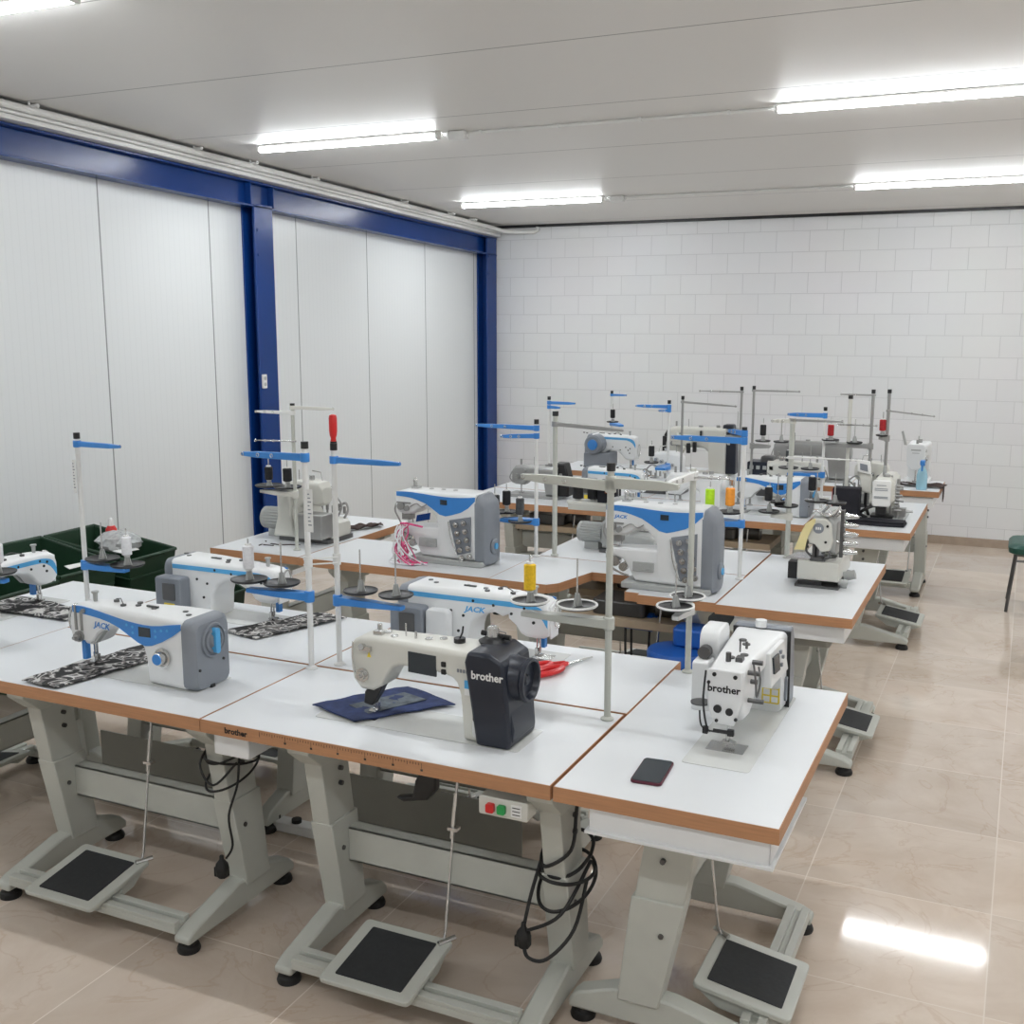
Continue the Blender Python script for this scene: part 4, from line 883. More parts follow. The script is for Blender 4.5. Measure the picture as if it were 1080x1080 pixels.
# ------------------------------------------------------------------ thread stands
def stand(label, x, y, arms, tray=None, discs=(), top=1.545, mat='pvc', armmat='blue', traymat=None, r=.010, z0=TZ, cap='black', group='thread stands', cones=True, rim=None, capo=True):
    t = empty('thread_stand', label, 'thread stand', (x, y, z0), 0, group)
    h = top-z0
    k = MB(); k.cyl((0, 0, 0.001), (0, 0, h-.02), r, n=14); k.lathe([(.021, .0008), (.021, .005), (r, .012)], n=16); k.build('pole', mat, t)
    if capo: MB().cyl((0, 0, h-.024), (0, 0, h), r+.003, n=14).build('end_cap', cap, t)
    for a in arms:   # (dx, dy, z drop, width, material)
        dx, dy, dz, w = a[:4]; mm = a[4] if len(a) > 4 else armmat
        v = Vector((dx, dy, 0)); L = v.length; u = v/L; n = Vector((-u.y, u.x, 0)); zz = h-dz; sg = a[5] if len(a) > 5 else 0
        k = MB()
        P0 = Vector((0, 0, zz)); P1 = Vector((dx, dy, zz+sg))
        k.loft([[P+n*s1*.008+Vector((0, 0, s2)) for s1, s2 in ((-1, -ww/2), (1, -ww/2), (1, ww/2), (-1, ww/2))] for P, ww in ((P0, w), (P0+(P1-P0)*.75, w*.85), (P1, w*.5))])
        k.cyl((0, 0, zz-w*.6), (0, 0, zz+w*.6), r+.006, n=14)
        g = k.build('guide_arm', mm, t, bevel=.002)
        k = MB()
        for f in (.5, .72, .97):
            c0 = P0+(P1-P0)*f; pts = [c0+n*.009+Vector((0, 0, .006*math.sin(q)))+u*.006*math.cos(q) for q in [i*PI/4 for i in range(8)]]
            k.tube(pts, .0018, 5, closed=True)
        k.each('thread_eye', 'metal', g)
    if tray:
        dx, dy, z, w = tray; v = Vector((dx, dy, 0)); u = v.normalized(); n = Vector((-u.y, u.x, 0)); zz = z-z0
        k = MB(); P0 = Vector((0, 0, zz)); P1 = Vector((dx, dy, zz))
        k.loft([[P+n*s1*ww+Vector((0, 0, s2*hh)) for s1, s2 in ((-1, -1), (1, -1), (1, 1), (-1, 1))] for P, ww, hh in ((P0, .018, .015), (P0+(P1-P0)*.5, w, .012), (P1, w*.7, .008))])
        k.cyl((0, 0, zz-.02), (0, 0, zz+.02), r+.008, n=14)
        k.build('tray_arm', traymat or armmat, t, bevel=.003)
    for (dx, dy, z, R) in discs:
        zz = z-z0
        k = MB(); k.lathe([(.008, 0), (R*.92, .001), (R, .006), (R*1.0, .010), (R*.90, .006), (.008, .005)], (dx, dy, zz), n=28)
        d = k.build('spool_disc', ['black'], t)
        if rim:
            k = MB(); pts = [(dx+R*math.cos(q), dy+R*math.sin(q), zz+.009) for q in [i*PI/14 for i in range(28)]]; k.tube(pts, .004, 6, closed=True); k.build('disc_rim', rim, d)
        k = MB(); k.cyl((dx, dy, zz+.004), (dx, dy, zz+.155), .0028, n=8); k.build('spool_pin', 'metal', d)
        if cones:
            k = MB()
            for q in range(3):
                a = q*2*PI/3+.4; ca, sa = math.cos(a), math.sin(a)
                k.loft([[(dx+ca*rr_-sa*.003*s, dy+sa*rr_+ca*.003*s, zz+z2) for rr_, s, z2 in ((.003, -1, .005), (.003, 1, .005), (.003, 1, .045), (.003, -1, .045))], [(dx+ca*r2-sa*.003*s, dy+sa*r2+ca*.003*s, zz+z2) for r2, s, z2 in ((.018, -1, .005), (.018, 1, .005), (.008, 1, .045), (.008, -1, .045))]])
            k.lathe([(.008, .005), (.007, .045)], (dx, dy, zz)); k.build('cone_holder', 'grey_paint', d)
    return t
GD = 'thread stands with blue arms'
stand('white pole thread stand with short blue arm, behind front left machine', -3.462, 3.28, [(.235, -.01, .045, .022)], (.235, -.01, 1.005, .022), [(.085, .012, 1.030, .068), (.20, .03, 1.012, .068)], top=1.548, group=GD)
stand('thread stand with blue arm pointing left and black cap, left of the paired poles', -2.250, 3.135, [(-.27, .0, .055, .026)], (-.26, -.01, 1.035, .022), [(-.125, .01, 1.062, .066), (-.245, -.02, 1.070, .066)], top=1.583, r=.0105, group=GD)
stand('thread stand with blue arm pointing right and red screwdriver in its top', -2.185, 3.215, [(.27, -.005, .058, .022)], (.27, -.0, 1.010, .020), [(.09, .01, 1.045, .062), (.235, .01, 1.045, .062)], top=1.572, group=GD)
# bracket joining the two poles
k = MB()
for z in (1.15, 1.17): k.tube([(-2.262, 3.122, z), (-2.17, 3.202, z+.0)], .003, 6)
k.cyl((-2.250, 3.135, 1.14), (-2.250, 3.135, 1.18), .015, n=12); k.cyl((-2.185, 3.215, 1.14), (-2.185, 3.215, 1.18), .015, n=12)
tag(k.build('pole_clamp', 'pvc'), 'white clamp with zip ties joining the paired thread stand poles', 'clamp')
stand('tall pale thread stand at centre of front table, long arms both ways', -1.118, 3.10, [(-.295, .0, .070, .032, 'frame', .012), (.21, .0, .060, .034, 'frame')], (-.29, 0, 1.080, .024), [(-.265, .0, 1.115, .060), (-.105, .0, 1.118, .062)], top=1.575, mat='frame', armmat='frame', r=.0105, rim='pvc', group='pale metal thread stands')
stand('pale thread stand beside end-on white machine, two white-rimmed discs', -1.022, 3.66, [(-.02, -.24, .045, .026, 'pvc'), (.12, .02, .05, .008, 'metal')], (-.01, -.14, 1.00, .018), [(-.01, -.14, 1.035, .062), (.0, -.03, 1.045, .060)], top=1.515, mat='frame', armmat='pvc', r=.0105, rim='pvc', capo=False, group='pale metal thread stands')
stand('pale thread stand on overlock table beside the blue column', -3.515, 4.80, [(.25, .01, .022, .018, 'cream_paint'), (-.24, 0, .05, .018, 'pvc'), (-.22, -.04, .20, .008, 'metal')], (-.24, .03, 1.075, .030), [(-.20, .04, 1.10, .075), (-.07, .03, 1.10, .075)], top=1.56, mat='frame', armmat='cream_paint', group='pale metal thread stands')
stand('thread stand with blue arms pointing left before the far blue corner column', -2.285, 5.20, [(-.36, .02, .045, .024), (-.16, -.10, .085, .024)], (-.20, -.01, .955, .045), [(-.185, .03, .985, .060), (-.07, -.05, .955, .062), (-.235, -.01, .985, .062)], top=1.49, group=GD)
stand('grey thread stand right beside blue-armed one, arm pointing right', -2.205, 5.26, [(.37, .0, .065, .022, 'cast', -.02)], None, [], top=1.53, mat='frame', armmat='cast', group='pale metal thread stands', r=.013)
stand('thread stand whose blue tray holds lime and orange spools', -1.195, 5.14, [(-.36, .02, .065, .030), (-.10, .10, .03, .026)], (-.20, .01, 1.040, .062), [(-.155, .0, 1.080, .066), (-.06, .01, 1.085, .060)], top=1.50, group=GD)
stand('pale T-shaped thread stand behind boxy cream machine', -1.085, 5.72, [(.25, .01, .01, .014, 'cast'), (-.10, -.04, .015, .022, 'cream_paint'), (.33, .0, .20, .007, 'pvc'), (-.06, 0, .205, .007, 'pvc')], (-.09, .0, .990, .03), [(-.10, -.01, 1.005, .055), (-.02, .03, 1.035, .062), (-.07, .05, 1.05, .05), (.13, .04, 1.07, .06), (.22, .05, 1.065, .06)], top=1.50, mat='frame', armmat='cream_paint', capo=False, group='pale metal thread stands', r=.013)
# third block
stand('far blue-armed thread stand left of the grey round motor', -3.11, 7.30, [(.20, 0, .045, .022), (.10, -.05, .075, .022)], None, [], top=1.452, group=GD, r=.009)
stand('far blue-armed thread stand near centre, arm pointing left', -2.22, 7.30, [(-.24, .0, .045, .024), (-.06, -.05, .07, .02)], (.0, -.18, 1.0, .05), [(-.08, -.12, 1.03, .05)], top=1.452, group=GD, r=.009)
stand('far blue-armed thread stand highest at right, arm pointing left', -1.18, 7.30, [(-.24, .0, .055, .030)], (-.22, -.02, 1.0, .05), [(-.22, .0, 1.03, .065), (-.08, .0, 1.03, .06), ], top=1.44, group=GD, r=.009, mat='pvc')
stand('tiny far blue-armed thread stand in front of back wall', -3.22, 8.92, [(.13, 0, .035, .018)], (.16, -.2, 1.12, .03), [(.10, -.25, 1.15, .05)], top=1.395, group=GD, r=.009)
GF = 'grey metal thread stands on far tables'
stand('far grey thread stand right of centre blue arm, arm pointing right', -2.12, 7.28, [(.37, 0, .04, .014, 'cast', -.02)], None, [], top=1.485, mat='cast', armmat='cast', group=GF, r=.008)
stand('slim far grey stand with arm pointing left, left of the tall pair', -1.73, 7.32, [(-.29, .0, .035, .010, 'cast')], (-.1, 0, 1.22, .02), [(-.02, .0, 1.235, .05)], top=1.555, mat='cast', armmat='cast', group=GF, r=.008)
stand('slim far grey stand with arm pointing right, right of the tall pair', -1.64, 7.28, [(.30, .0, .03, .012, 'cast')], (.12, 0, 1.17, .03), [(.07, .0, 1.20, .05), (.19, 0, 1.20, .05)], top=1.565, mat='cast', armmat='cast', group=GF, r=.008)
stand('far pale stand with white collar, just left of the grey arm pointing left', -1.03, 7.32, [(.17, 0, .19, .008, 'cast'), (-.07, 0, .19, .008, 'cast')], None, [], top=1.52, mat='cream_paint', armmat='cast', group=GF, r=.012)
stand('far grey stand with arm pointing left above the tablet machine', -.89, 7.30, [(-.20, .0, .035, .012, 'cast')], (-.28, 0, 1.20, .02), [(-.25, .0, 1.225, .055), (-.10, .0, 1.215, .05)], top=1.56, mat='cast', armmat='cast', group=GF, r=.010)
stand('rightmost far grey thread stand with thin wire arm and red spool', -.80, 7.36, [(.28, -.02, .135, .010, 'cast', -.025)], (-.05, 0, 1.25, .028), [(-.03, .0, 1.262, .04)], top=1.56, mat='cast', armmat='cast', group=GF, r=.010)
# white leftmost stand, mostly outside the frame
stand('thread stand reaching in at left edge with black disc', -3.72, 2.86, [], (.24, .05, 1.015, .022), [(.20, .045, 1.04, .068)], top=1.3, group=GD, capo=False)

# ------------------------------------------------------------------ spools and small things
def spool(label, x, y, z, h, r, mat, group='thread spools on the stands', cone=False):
    t = empty('thread_spool', label, 'thread spool', (x, y, z), 0, group)
    MB().lathe([(r*.55, .0), (r*.6, .004), (r*.6, h-.004), (r*.55, h)], n=16).build('spool_core', 'pvc', t)
    prof = [(r*.62, .006), (r, .010), (r*(.7 if cone else 1), h-.010), (r*.6, h-.006)]
    MB().lathe(prof, n=18).build('wound_thread', mat, t)
    return t
spool('slim white thread spool on the blue tray behind front left machine', -3.262, 3.31, 1.050, .090, .020, 'white_thread')
spool('slim white thread spool on left disc of the paired-pole stand', -2.495, 3.115, 1.108, .100, .020, 'white_thread')
spool('white thread spool at left edge of the photo', -3.52, 2.905, 1.075, .088, .024, 'white_thread')
spool('yellow thread spool on the tall pale stand', -1.383, 3.10, 1.150, .098, .019, 'yellow_thread')
spool('black thread spool on left disc above the grey overlock', -3.715, 4.84, 1.13, .085, .022, 'black_thread')
spool('black thread spool on right disc above the grey overlock', -3.585, 4.83, 1.13, .085, .024, 'black_thread')
spool('lime green thread spool on blue tray', -1.35, 5.14, 1.105, .10, .022, 'lime_thread')
spool('orange thread spool beside lime one on blue tray', -1.255, 5.15, 1.115, .10, .022, 'orange_thread')
spool('black thread spool on blue tray before far corner column, rear one', -2.47, 5.23, 1.02, .09, .022, 'black_thread')
spool('dark grey thread spool on blue tray before far corner column, front one', -2.355, 5.15, .99, .10, .022, 'grey_thread')
spool('thick black thread spool left of blue tray, beside coverstitch top', -2.52, 5.19, 1.02, .07, .026, 'black_thread')
for x, y, z, m_, lb in ((-.98, 5.765, 1.12, 'black_thread', 'slim black spool on the T-shaped stand, right of its pole'), (-1.19, 5.71, 1.06, 'black_thread', 'black spool on the T-shaped stand, left of its pole'),
    (-1.40, 7.30, 1.07, 'grey_thread', 'dark spool on the far right blue-armed stand'), (-2.30, 7.18, 1.07, 'black_thread', 'black spool on far centre blue-armed stand'),
    (-1.57, 7.28, 1.235, 'black_thread', 'black spool on slim far stand with arm pointing right'), (-1.14, 7.30, 1.25, 'red_thread', 'dark red spool on far stand with arm pointing left'), (-.83, 7.36, 1.29, 'red_thread', 'dark red spool on the rightmost far stand'),
    (-3.12, 8.67, 1.18, 'black_thread', 'black spool on the tiny stand near the back wall')):
    spool(lb, x, y, z, .085, .020, m_)
# black and dark spools standing on machines and discs behind the long pale arm
for x, y, z, r_, lb in ((-2.245, 5.69, 1.002, .030, 'fat dark spool on overlock thread tray, left one'), (-2.16, 5.71, 1.002, .034, 'fat black spool on overlock thread tray, right one')):
    spool(lb, x, y, z, .105, r_, 'black_thread')
k = MB(); k.prism(rrect(-2.30, -1.98, 5.64, 5.75, .02), 'z', .985, 1.0); k.cyl((-2.06, 5.73, TZ+.001), (-2.06, 5.73, .988), .010, n=10); k.box(-2.28, -2.00, 5.625, 5.64, .955, .992)
t = empty('carton', 'black carton with orange side on thread tray above small overlock', 'box', (-2.06, 5.69, 1.001))
MB().box(-.055, .055, -.04, .04, 0, .12).build('carton_body', 'cloth_black', t, bevel=.002)
MB().box(-.012, .04, -.0415, -.0402, .055, .112).build('orange_label', 'brown_box', t)
tag(k.build('spool_tray', 'cream_paint', bevel=.003), 'pale metal spool tray on post above the small overlock', 'tray')
# red screwdriver stuck in the pole top
t = empty('screwdriver', 'red-handled screwdriver standing in top of the right paired pole', 'screwdriver', (-2.185, 3.215, 1.545))
MB().lathe([(.006, .028), (.011, .032), (.009, .045), (.0125, .055), (.0145, .07), (.0145, .115), (.012, .125), (.004, .128)], n=12).build('handle', 'red', t)
MB().cyl((0, 0, .028), (0, 0, .034), .012, n=12).build('collar', 'black', t)
# paper tags on the poles
def tagpaper(label, x, y, z, w, h, rz):
    t = empty('paper_tag', label, 'tag', (x, y, z), rz, 'printed tags hanging on thread stands')
    MB().box(0, w, -.0006, .0006, -h, 0).build('tag_sheet', 'paper', t)
    k = MB()
    for i in range(9): k.box(w*.2, w*(.5+.3*((i*7) % 3)/2), -.0014, -.0007, -h*(.1+.09*i)-.004, -h*(.1+.09*i))
    k.build('printed_lines', 'motor_grey', t); return t
tagpaper('narrow printed paper tag on pole of the front left blue-armed stand', -3.478, 3.262, 1.44, .016, .135, 0)
tagpaper('clear printed tag on the left pole of the pair', -2.238, 3.120, 1.42, .024, .15, 0)

# camouflage strips
def cloth(name, label, pts, z, mat, cat='fabric', th=.004, wav=.004, n=14):
    # pts = four corners a,b,c,d ; a->b and d->c are the long edges
    a, b_, c_, d = [Vector((p[0], p[1], 0)) for p in pts]; k = MB(); rnd = random.Random(len(label)); rows = []
    m_ = 5
    top = []; bot = []
    for i in range(n+1):
        s = i/n; P = a.lerp(b_, s); Q = d.lerp(c_, s)
        for j in range(m_+1):
            q = P.lerp(Q, j/m_); h = z+wav*(1+math.sin(s*17+j*1.3))*.5+wav*.5*math.sin(j*2.1+s*5)+.001+abs(wav*.5)
            q = q+Vector((rnd.uniform(-.002, .002), rnd.uniform(-.002, .002), 0))
            top.append((q.x, q.y, h+th)); bot.append((q.x, q.y, h))
    W = m_+1; N = len(top); fs = []
    for i in range(n):
        for j in range(m_):
            q = i*W+j; fs.append((q, q+1, q+W+1, q+W)); fs.append((N+q, N+q+W, N+q+W+1, N+q+1))
    for i in range(n):
        for j in (0, m_): q = i*W+j; fs.append((q, q+W, N+q+W, N+q))
    for j in range(m_):
        for i in (0, n): q = i*W+j; fs.append((q, q+1, N+q+1, N+q))
    k.add(top+bot, fs)
    return tag(k.build(name, mat, ang=60), label, cat)
g = 'camouflage fabric strips'
o = cloth('fabric_strip', 'grey camouflage fabric strip hanging toward front edge under front left needle', [(-3.06, 2.585), (-2.90, 2.575), (-2.80, 3.02), (-3.00, 3.06)][0:1]+[(-2.99, 3.10), (-2.80, 3.02), (-2.895, 2.577)], TZ+.002, 'camo'); o['group'] = g
o = cloth('fabric_strip', 'grey camouflage fabric strip beneath machine seen from behind, second table', [(-2.79, 3.345), (-2.88, 3.83), (-2.62, 3.77), (-2.62, 3.33)][0:0]+[(-2.83, 3.36), (-2.66, 3.95 if False else 3.76), (-2.50, 3.74), (-2.65, 3.33)], TZ+.002, 'camo'); o['group'] = g
o = cloth('fabric_strip', 'grey camouflage fabric strip at far left table edge', [(-3.52, 3.215), (-4.02, 3.20), (-4.02, 3.42), (-3.60, 3.38)], TZ+.002, 'camo'); o['group'] = g
# denim piece
o = cloth('denim_piece', 'dark blue denim pocket piece under needle of black-covered machine', [(-2.01, 2.80), (-1.83, 3.09), (-1.60, 3.00), (-1.81, 2.735)], TZ+.003, 'denim', wav=.004)
k = MB(); k.prism([(-1.90, 2.84), (-1.80, 3.02), (-1.70, 2.99), (-1.80, 2.80)], 'z', TZ+.0125, TZ+.0140)
k.build('washed_patch', 'denim_light', o)
# phone
t = empty('smartphone', 'black smartphone lying face up on front right table', 'phone', (-.862, 2.762, TZ+.0005), D(4))
MB().prism(rrect(-.043, .043, -.082, .082, .012, 4), 'z', 0, .008).build('case', pbr('dark_red_case', (.10, .008, .025), .4), t, bevel=.0015)
MB().prism(rrect(-.040, .040, -.079, .079, .010, 4), 'z', .0082, .0095).build('screen', 'screen', t)
# scissors
t = empty('scissors', 'red-handled scissors lying right of black motor cover', 'scissors', (-1.43, 3.55, TZ+.001), D(66)); t.scale = (1.35, 1.35, 1.2)
for s in (-1, 1):
    k = MB(); pts = [(-.075+.048*math.cos(q)-.02, s*.022+.017*math.sin(q), .012) for q in [i*PI/9 for i in range(18)]]; k.tube(pts, .0085, 8, closed=True); k.tube([(-.05, s*.016, .012), (-.01, s*.004, .010)], .007, 8)
    k.build('handle', 'red', t)
k = MB(); k.prism([(-.01, -.006), (.09, -.001), (.09, .001), (-.01, .006)], 'z', .004, .008); k.build('blade', 'metal', t)
# things on the overlock table
o = cloth('fabric_scrap', 'dark scrap of cloth right of the grey overlock', [(-3.62, 5.40), (-3.50, 5.62), (-3.44, 5.56), (-3.55, 5.36)], TZ+.002, 'cloth_brown', wav=.012)
k = MB(); rr = random.Random(11)
for i in range(7):
    x, y = -3.72+rr.uniform(-.1, .2), 4.86+rr.uniform(-.06, .06); a = rr.uniform(0, PI); l = rr.uniform(.04, .09)
    k.prism([(x, y), (x+l*math.cos(a), y+l*math.sin(a)), (x+l*math.cos(a)-.01*math.sin(a), y+l*math.sin(a)+.01*math.cos(a)), (x-.01, y+.012)], 'z', TZ+.001, TZ+.004)
tag(k.build('fabric_trimmings', 'cloth_brown'), 'dark fabric trimmings scattered before the grey overlock', 'fabric', kind='stuff')
# brown cloth hanging off the far right rear table and spray bottle
o = cloth('fabric_piece', 'dark brown cloth hanging over right end of rearmost table', [(-.86, 8.60), (-.52, 8.58), (-.50, 8.70), (-.86, 8.72)], TZ+.002, 'cloth_brown', wav=.012)
k = MB(); k.prism([(8.58, TZ+.02), (8.70, TZ+.02), (8.68, TZ-.07), (8.62, TZ-.10)], 'x', -.525, -.518)
k.build('hanging_end', 'cloth_brown', o)
t = empty('spray_bottle', 'pale blue spray bottle with dark blue trigger on rearmost table', 'bottle', (-.665, 8.50, TZ+.001))
MB().lathe([(.036, 0), (.038, .006), (.038, .10), (.030, .14), (.014, .165), (.013, .185)], n=20).build('bottle_body', 'light_blue', t)
k = MB(); k.box(-.016, .016, -.045, .022, .185, .215); k.box(-.006, .006, -.05, -.03, .14, .19); k.cyl((0, 0, .175), (0, 0, .19), .018, n=14); k.build('trigger', 'blue', t, bevel=.004)
# pink reel by the thread stand base
t = empty('tape_reel', 'small pink and white tape reel on table behind lime spool', 'tape', (-1.55, 5.70, TZ+.001), 0)
MB().lathe([(.018, 0), (.038, 0), (.038, .02), (.018, .02)], n=20).build('tape_roll', 'pink', t)
MB().lathe([(.006, .0005), (.017, .0005), (.017, .021), (.006, .021)], n=16).build('reel_core', 'paper', t)
# dark red case behind boxy machine
t = empty('storage_case', 'upright dark red and black case behind boxy cream machine', 'case', (-.99, 6.95, TZ+.001), 0)
MB().prism(rrect(-.06, .10, -.05, .05, .008), 'z', 0, .21).build('case_body', 'cloth_black', t, bevel=.005)
MB().box(-.064, -.0605, -.04, .04, .01, .20).build('case_side', 'red_thread', t)

# blue vacuum unit and drum under the second block
t = empty('vacuum_motor', 'blue cylindrical motor with ribbed grey hose under notched table', 'motor', (-1.60, 4.92, 0))
MB().lathe([(.03, -.10), (.043, -.09), (.045, .05), (.036, .06), (.036, .075)], (0, 0, .57), 'x', 24).build('motor_body', 'drum_blue', t)
MB().lathe([(.001, -.145), (.02, -.14), (.03, -.10)], (0, 0, .57), 'x', 18).build('inlet', 'clear', t)
prof = []
for i in range(12): prof += [(.026, .075+i*.011), (.033, .080+i*.011), (.026, .085+i*.011)]
MB().lathe(prof, (0, 0, .565), 'x', 18).build('ribbed_hose', 'grey_paint', t)
for x in (-.085, -.055, .03, .075):
    MB().tube(smooth([(x, -.01+.02*(x > 0), .535), (x+.004, -.01, .35), (x+.015, .0, .15), (x+.03, .02, .004)]), .006, 8).build('support_leg', 'black', t)
t = empty('plastic_drum', 'blue plastic drum standing on floor behind end-on white machine', 'drum', (-1.34, 4.62, 0))
MB().lathe([(.115, 0), (.125, .02), (.130, .30), (.132, .50), (.126, .53)], n=32).build('drum_body', 'drum_blue', t)
MB().lathe([(.134, .50), (.136, .535), (.128, .548), (.06, .555), (.001, .556)], n=32).build('drum_lid', 'drum_blue', t)
k = MB(); k.prism(rrect(-.03, .14, -.0, .14, .03), 'z', .557, .64); k.build('drum_motor_head', 'drum_blue', t, bevel=.01)

# coiled cables hanging on legs
def coil(label, cx, cy, pts_list, plug, r=.0055):
    t = empty('power_cable', label, 'cable', (cx, cy, 0), 0, 'cables wound on table legs')
    k = MB()
    for pts in pts_list: k.tube(smooth(pts, 6), r, 8)
    k.build('cord', 'rubber', t)
    px, py, pz = plug
    k = MB(); k.lathe([(.012, -.035), (.020, -.025), (.023, 0), (.020, .015), (.008, .03), (.007, .045)], (px, py, pz), 'z', 14); k.box(px-.024, px+.02, py-.014, py+.014, pz-.03, pz+.004)
    k.build('plug', 'rubber', t, bevel=.003); return t
cx, cy = -1.13, 2.72
def loop(z, rx=.072, ry=.10, tilt=.03, dy=0, ph=0): return [(rx*math.cos(q+ph), dy+ry*math.sin(q+ph), z+tilt*math.sin(q*1+ph)+.004*math.cos(2*q)) for q in [i*2*PI/10 for i in range(11)]]
coil('long black cable wound round leg near the red and green switch', cx, cy+.09, [[(.045, -.02, .725), (.05, -.06, .62), (.05, -.10, .52), (-.02, -.12, .465), (-.066, .0, .45)], loop(.46), loop(.40, .075, .12, -.02, ph=1), loop(.37, .078, .12, .04, ph=2.2),
     [(-.066, -.02, .46), (-.075, -.09, .36), (-.085, -.12, .27)], [(.07, -.02, .40), (.062, -.10, .28), (.0, -.15, .20), (-.06, -.15, .19), (-.085, -.125, .22)], [(.07, .0, .44), (.03, -.12, .33), (-.07, -.13, .26)]], (-.085, -.125, .235))
coil('short black cable coil hanging on leg under the white control box', -2.32, 2.77, [loop(.60, .068, .105, .02), loop(.555, .070, .11, -.03, ph=1), loop(.52, .07, .11, .04, ph=2), [(-.058, -.02, .62), (-.06, -.09, .56), (.0, -.10, .50), (.06, -.05, .57)],
     [(.055, -.03, .60), (.066, -.06, .50), (.050, -.09, .40), (.06, -.09, .30), (.035, -.095, .25)]], (.02, -.10, .215), r=.004)
# floor power strip cables in the left block
k = MB(); k.box(-2.72, -2.60, 3.10, 3.16, .42-.41, .05); 
t = empty('power_strip', 'white power strip with plugs on floor behind the front left table', 'power strip', (-2.5, 3.35, 0))
MB().prism(rrect(-.16, .16, -.03, .03, .012), 'z', .001, .04).build('strip_body', 'pvc', t, bevel=.004)
k = MB(); k.cyl((-.10, 0, .04), (-.10, 0, .055), .02, n=12); k.cyl((0, 0, .04), (0, 0, .055), .02, n=12); k.tube(smooth([(-.16, 0, .02), (-.3, .05, .01), (-.45, -.02, .01), (-.6, .06, .01)]), .005, 6); k.build('plug', 'rubber', t)

# ------------------------------------------------------------------ green bins by the wall
def bin_(label, x, y, z, rz, w=.52, l=.40, h=.20, cut=True):
    t = empty('storage_bin', label, 'bin', (x, y, z), rz, 'green plastic bins against the left wall')
    b = MB(); th = .006
    ow, ol = w/2, l/2; iw, il = w/2-.03, l/2-.03
    lo = [(-iw, -il, .0), (iw, -il, .0), (iw, il, .0), (-iw, il, .0)]
    hi = [(-ow, -ol, h), (ow, -ol, h*(.72 if cut else 1)), (ow, ol, h*(.72 if cut else 1)), (-ow, ol, h)]
    li = [(p[0]*.96, p[1]*.96, .008) for p in lo]; hi2 = [(p[0]*.965, p[1]*.955, p[2]-.001) for p in hi]
    b.loft([lo, hi, hi2, li]); 
    b.build('bin_shell', 'bin_green', t)
    r_ = MB()
    for i in range(4):
        r_.cyl(Vector(hi[i]), Vector(hi[(i+1) % 4]), .010, n=8)
    for i in range(4):
        P, Q = Vector(lo[i]).lerp(Vector(hi[i]), .55), Vector(lo[(i+1) % 4]).lerp(Vector(hi[(i+1) % 4]), .55); r_.cyl(P, Q, .006, n=6)
    r_.build('bin_rim', 'bin_green', t)
    return t
bx = -4.62
bins = [('green bin lowest of the pile, under the left end', bx-.1, 4.16, .002, .44, .56, .36), ('green bin lowest of the pile, under the right end', bx-.1, 4.56, .002, .44, .56, .36)]
for lb, x, y, z, h, w, l in bins: bin_(lb, x, y, z, 0, w, l, h, cut=False)
tag(MB().prism(rrect(bx-.42, bx+.24, 3.60, 4.86, .01), 'z', .446, .462).build('wooden_board', 'bin_green', bevel=.003), 'dark green board lying across the lowest bins', 'board')
bin_('green bin on the board at far left, its corner against the photo edge', -4.70, 3.80, .463, D(3), .58, .38, .30)
bin_('green bin on the board, second from left and a little higher', -4.70, 4.21, .463, D(-2), .58, .38, .325)
bin_('green bin on the board holding crumpled plastic and red bottle', -4.68, 4.63, .463, D(2), .60, .38, .325)
bin_('small green bin at right end of the pile with open front', -4.36, 5.00, .002, D(0), .40, .30, .56)
# bin contents
def crumple(name, label, cat, c, s, mat, seed, n=9):
    rnd = random.Random(seed); k = MB(); rings = []
    for i in range(n+1):
        v = PI*i/n; rings.append([(c[0]+s[0]*math.sin(v)*math.cos(u)*(1+rnd.uniform(-.3, .25))+1e-4*j, c[1]+s[1]*math.sin(v)*math.sin(u)*(1+rnd.uniform(-.3, .25)), c[2]-s[2]*math.cos(v)*(1+rnd.uniform(-.12, .12))) for j, u in enumerate([q*2*PI/14 for q in range(14)])])
    k.loft(rings); return tag(k.build(name, mat, ang=20), label, cat)
crumple('plastic_bag', 'crumpled clear plastic bag in green bin', 'bag', (-4.60, 4.61, .76), (.14, .10, .06), 'clear', 4)
crumple('plastic_bag', 'second clear plastic bag lying lower in small green bin', 'bag', (-4.36, 4.98, .53), (.12, .08, .05), 'clear', 9)
tag(MB().prism([(-4.52, 4.48), (-4.44, 4.46), (-4.42, 4.58), (-4.50, 4.62)], 'z', .735, .738).build('paper_sheet', 'paper'), 'white paper sheet lying in green bin left of the plastic bag', 'paper')
tag(MB().prism([(-4.52, 4.14), (-4.44, 4.10), (-4.44, 4.26), (-4.50, 4.26)], 'z', .72, .723).build('paper_sheet', 'paper'), 'small white paper corner sticking out of second green bin', 'paper')
t = empty('bottle', 'small red bottle with white cap standing in green bin', 'bottle', (-4.76, 4.72, .68))
MB().lathe([(.030, 0), (.032, .01), (.032, .12), (.02, .14)], n=16).build('bottle_body', 'red', t)
MB().lathe([(.014, .14), (.013, .175), (.006, .185)], n=12).build('bottle_cap', 'paper', t)

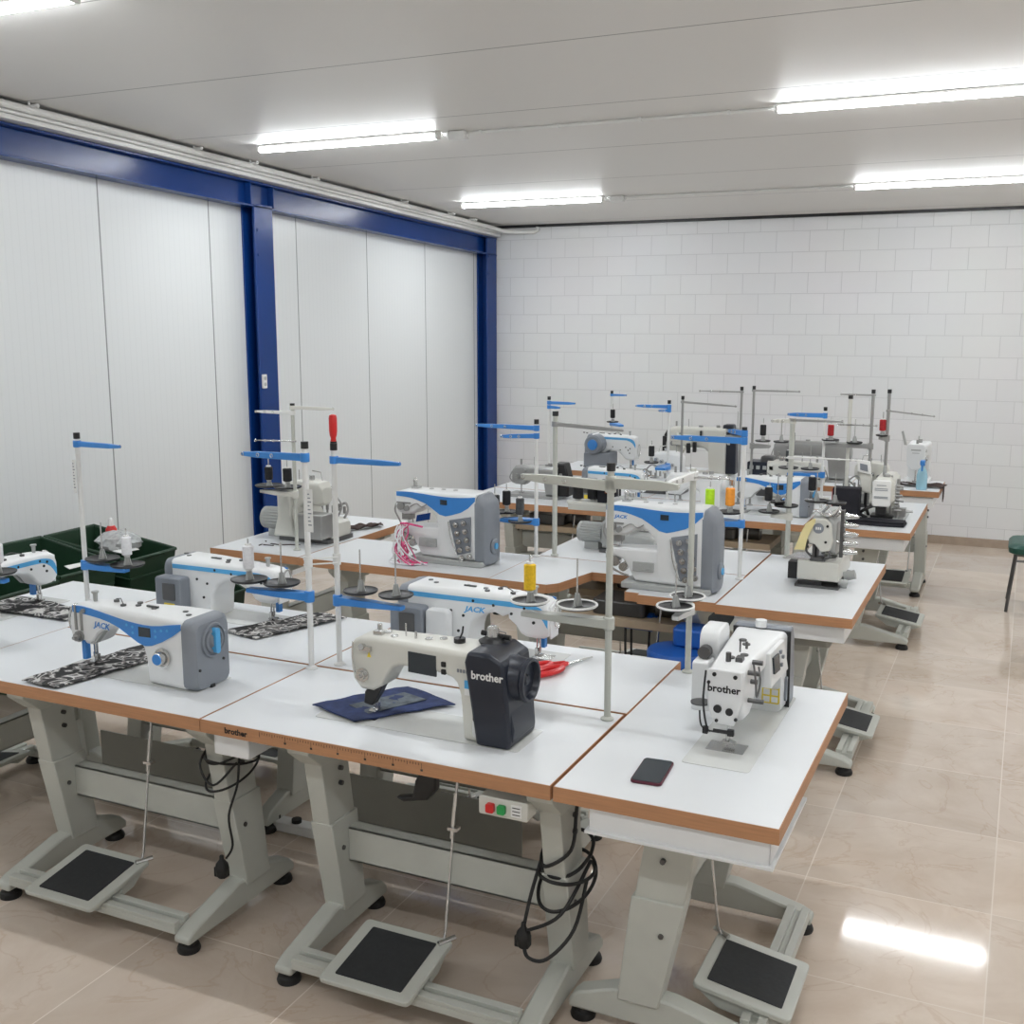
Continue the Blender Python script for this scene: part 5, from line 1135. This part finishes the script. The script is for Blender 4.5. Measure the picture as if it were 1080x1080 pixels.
# ------------------------------------------------------------------ chair at the right edge
t = empty('chair', 'green padded chair with thin dark legs at right edge', 'chair', (.17, 8.36, 0), 0)
b = MB(); b.loft([[(p[0], p[1], z) for p in rrect(-.22-e, .22+e, -.22-e, .22+e, .07, 5)] for z, e in ((.405, -.02), (.418, 0), (.455, .006), (.475, -.012), (.482, -.05))]); b.build('seat', 'chair_green', t)
for x, y, x1, y1 in ((-.17, -.17, -.21, -.20), (-.17, .17, -.21, .20), (.17, -.17, .21, -.20), (.17, .17, .21, .20)):
    MB().cyl((x, y, .41), (x1, y1, .004), .011, n=12).build('leg', 'dark_metal', t)
k = MB(); k.tube([(-.17, -.17, .36), (.17, -.17, .36)], .008, 8); k.tube([(-.17, .17, .36), (.17, .17, .36)], .008, 8); k.tube([(-.16, -.16, .40), (.16, -.16, .40), (.16, .16, .40), (-.16, .16, .40)], .01, 8, closed=True); k.build('stretcher', 'dark_metal', t)
b = MB(); b.loft([[(x, p[0], p[1]) for p in rrect(-.20, .20, .62, .86, .06, 5)] for x in (.225, .26)]); b.build('backrest', 'chair_green', t, bevel=.008)
k = MB(); k.tube([(.19, -.17, .40), (.245, -.17, .62)], .010, 8); k.tube([(.19, .17, .40), (.245, .17, .62)], .010, 8); k.build('back_frame', 'dark_metal', t)

# ------------------------------------------------------------------ camera
cam = bpy.data.cameras.new('camera'); co = bpy.data.objects.new('camera', cam); COL.objects.link(co)
X = Vector((0.9063524555, -0.0727936618, 0.4162046482)); Yv = Vector((0.4225224567, 0.1561496036, -0.8928001316)); Z = Vector((0.0, 0.985047402, 0.1722835334))
co.matrix_world = Matrix(((X.x, X.y, X.z, 0), (Yv.x, Yv.y, Yv.z, 0), (Z.x, Z.y, Z.z, 2.0), (0, 0, 0, 1)))
cam.sensor_width = 36; cam.lens = 1166.39/1080*36; cam.clip_start = .05; cam.clip_end = 60
bpy.context.scene.camera = co
w = bpy.data.worlds.new('world'); bpy.context.scene.world = w; w.use_nodes = True
w.node_tree.nodes['Background'].inputs['Color'].default_value = (.8, .85, .9, 1); w.node_tree.nodes['Background'].inputs['Strength'].default_value = .3
sc = bpy.context.scene
sc.view_settings.view_transform = 'Standard'; sc.view_settings.look = 'None'; sc.view_settings.exposure = 0.0; sc.view_settings.gamma = 1.0
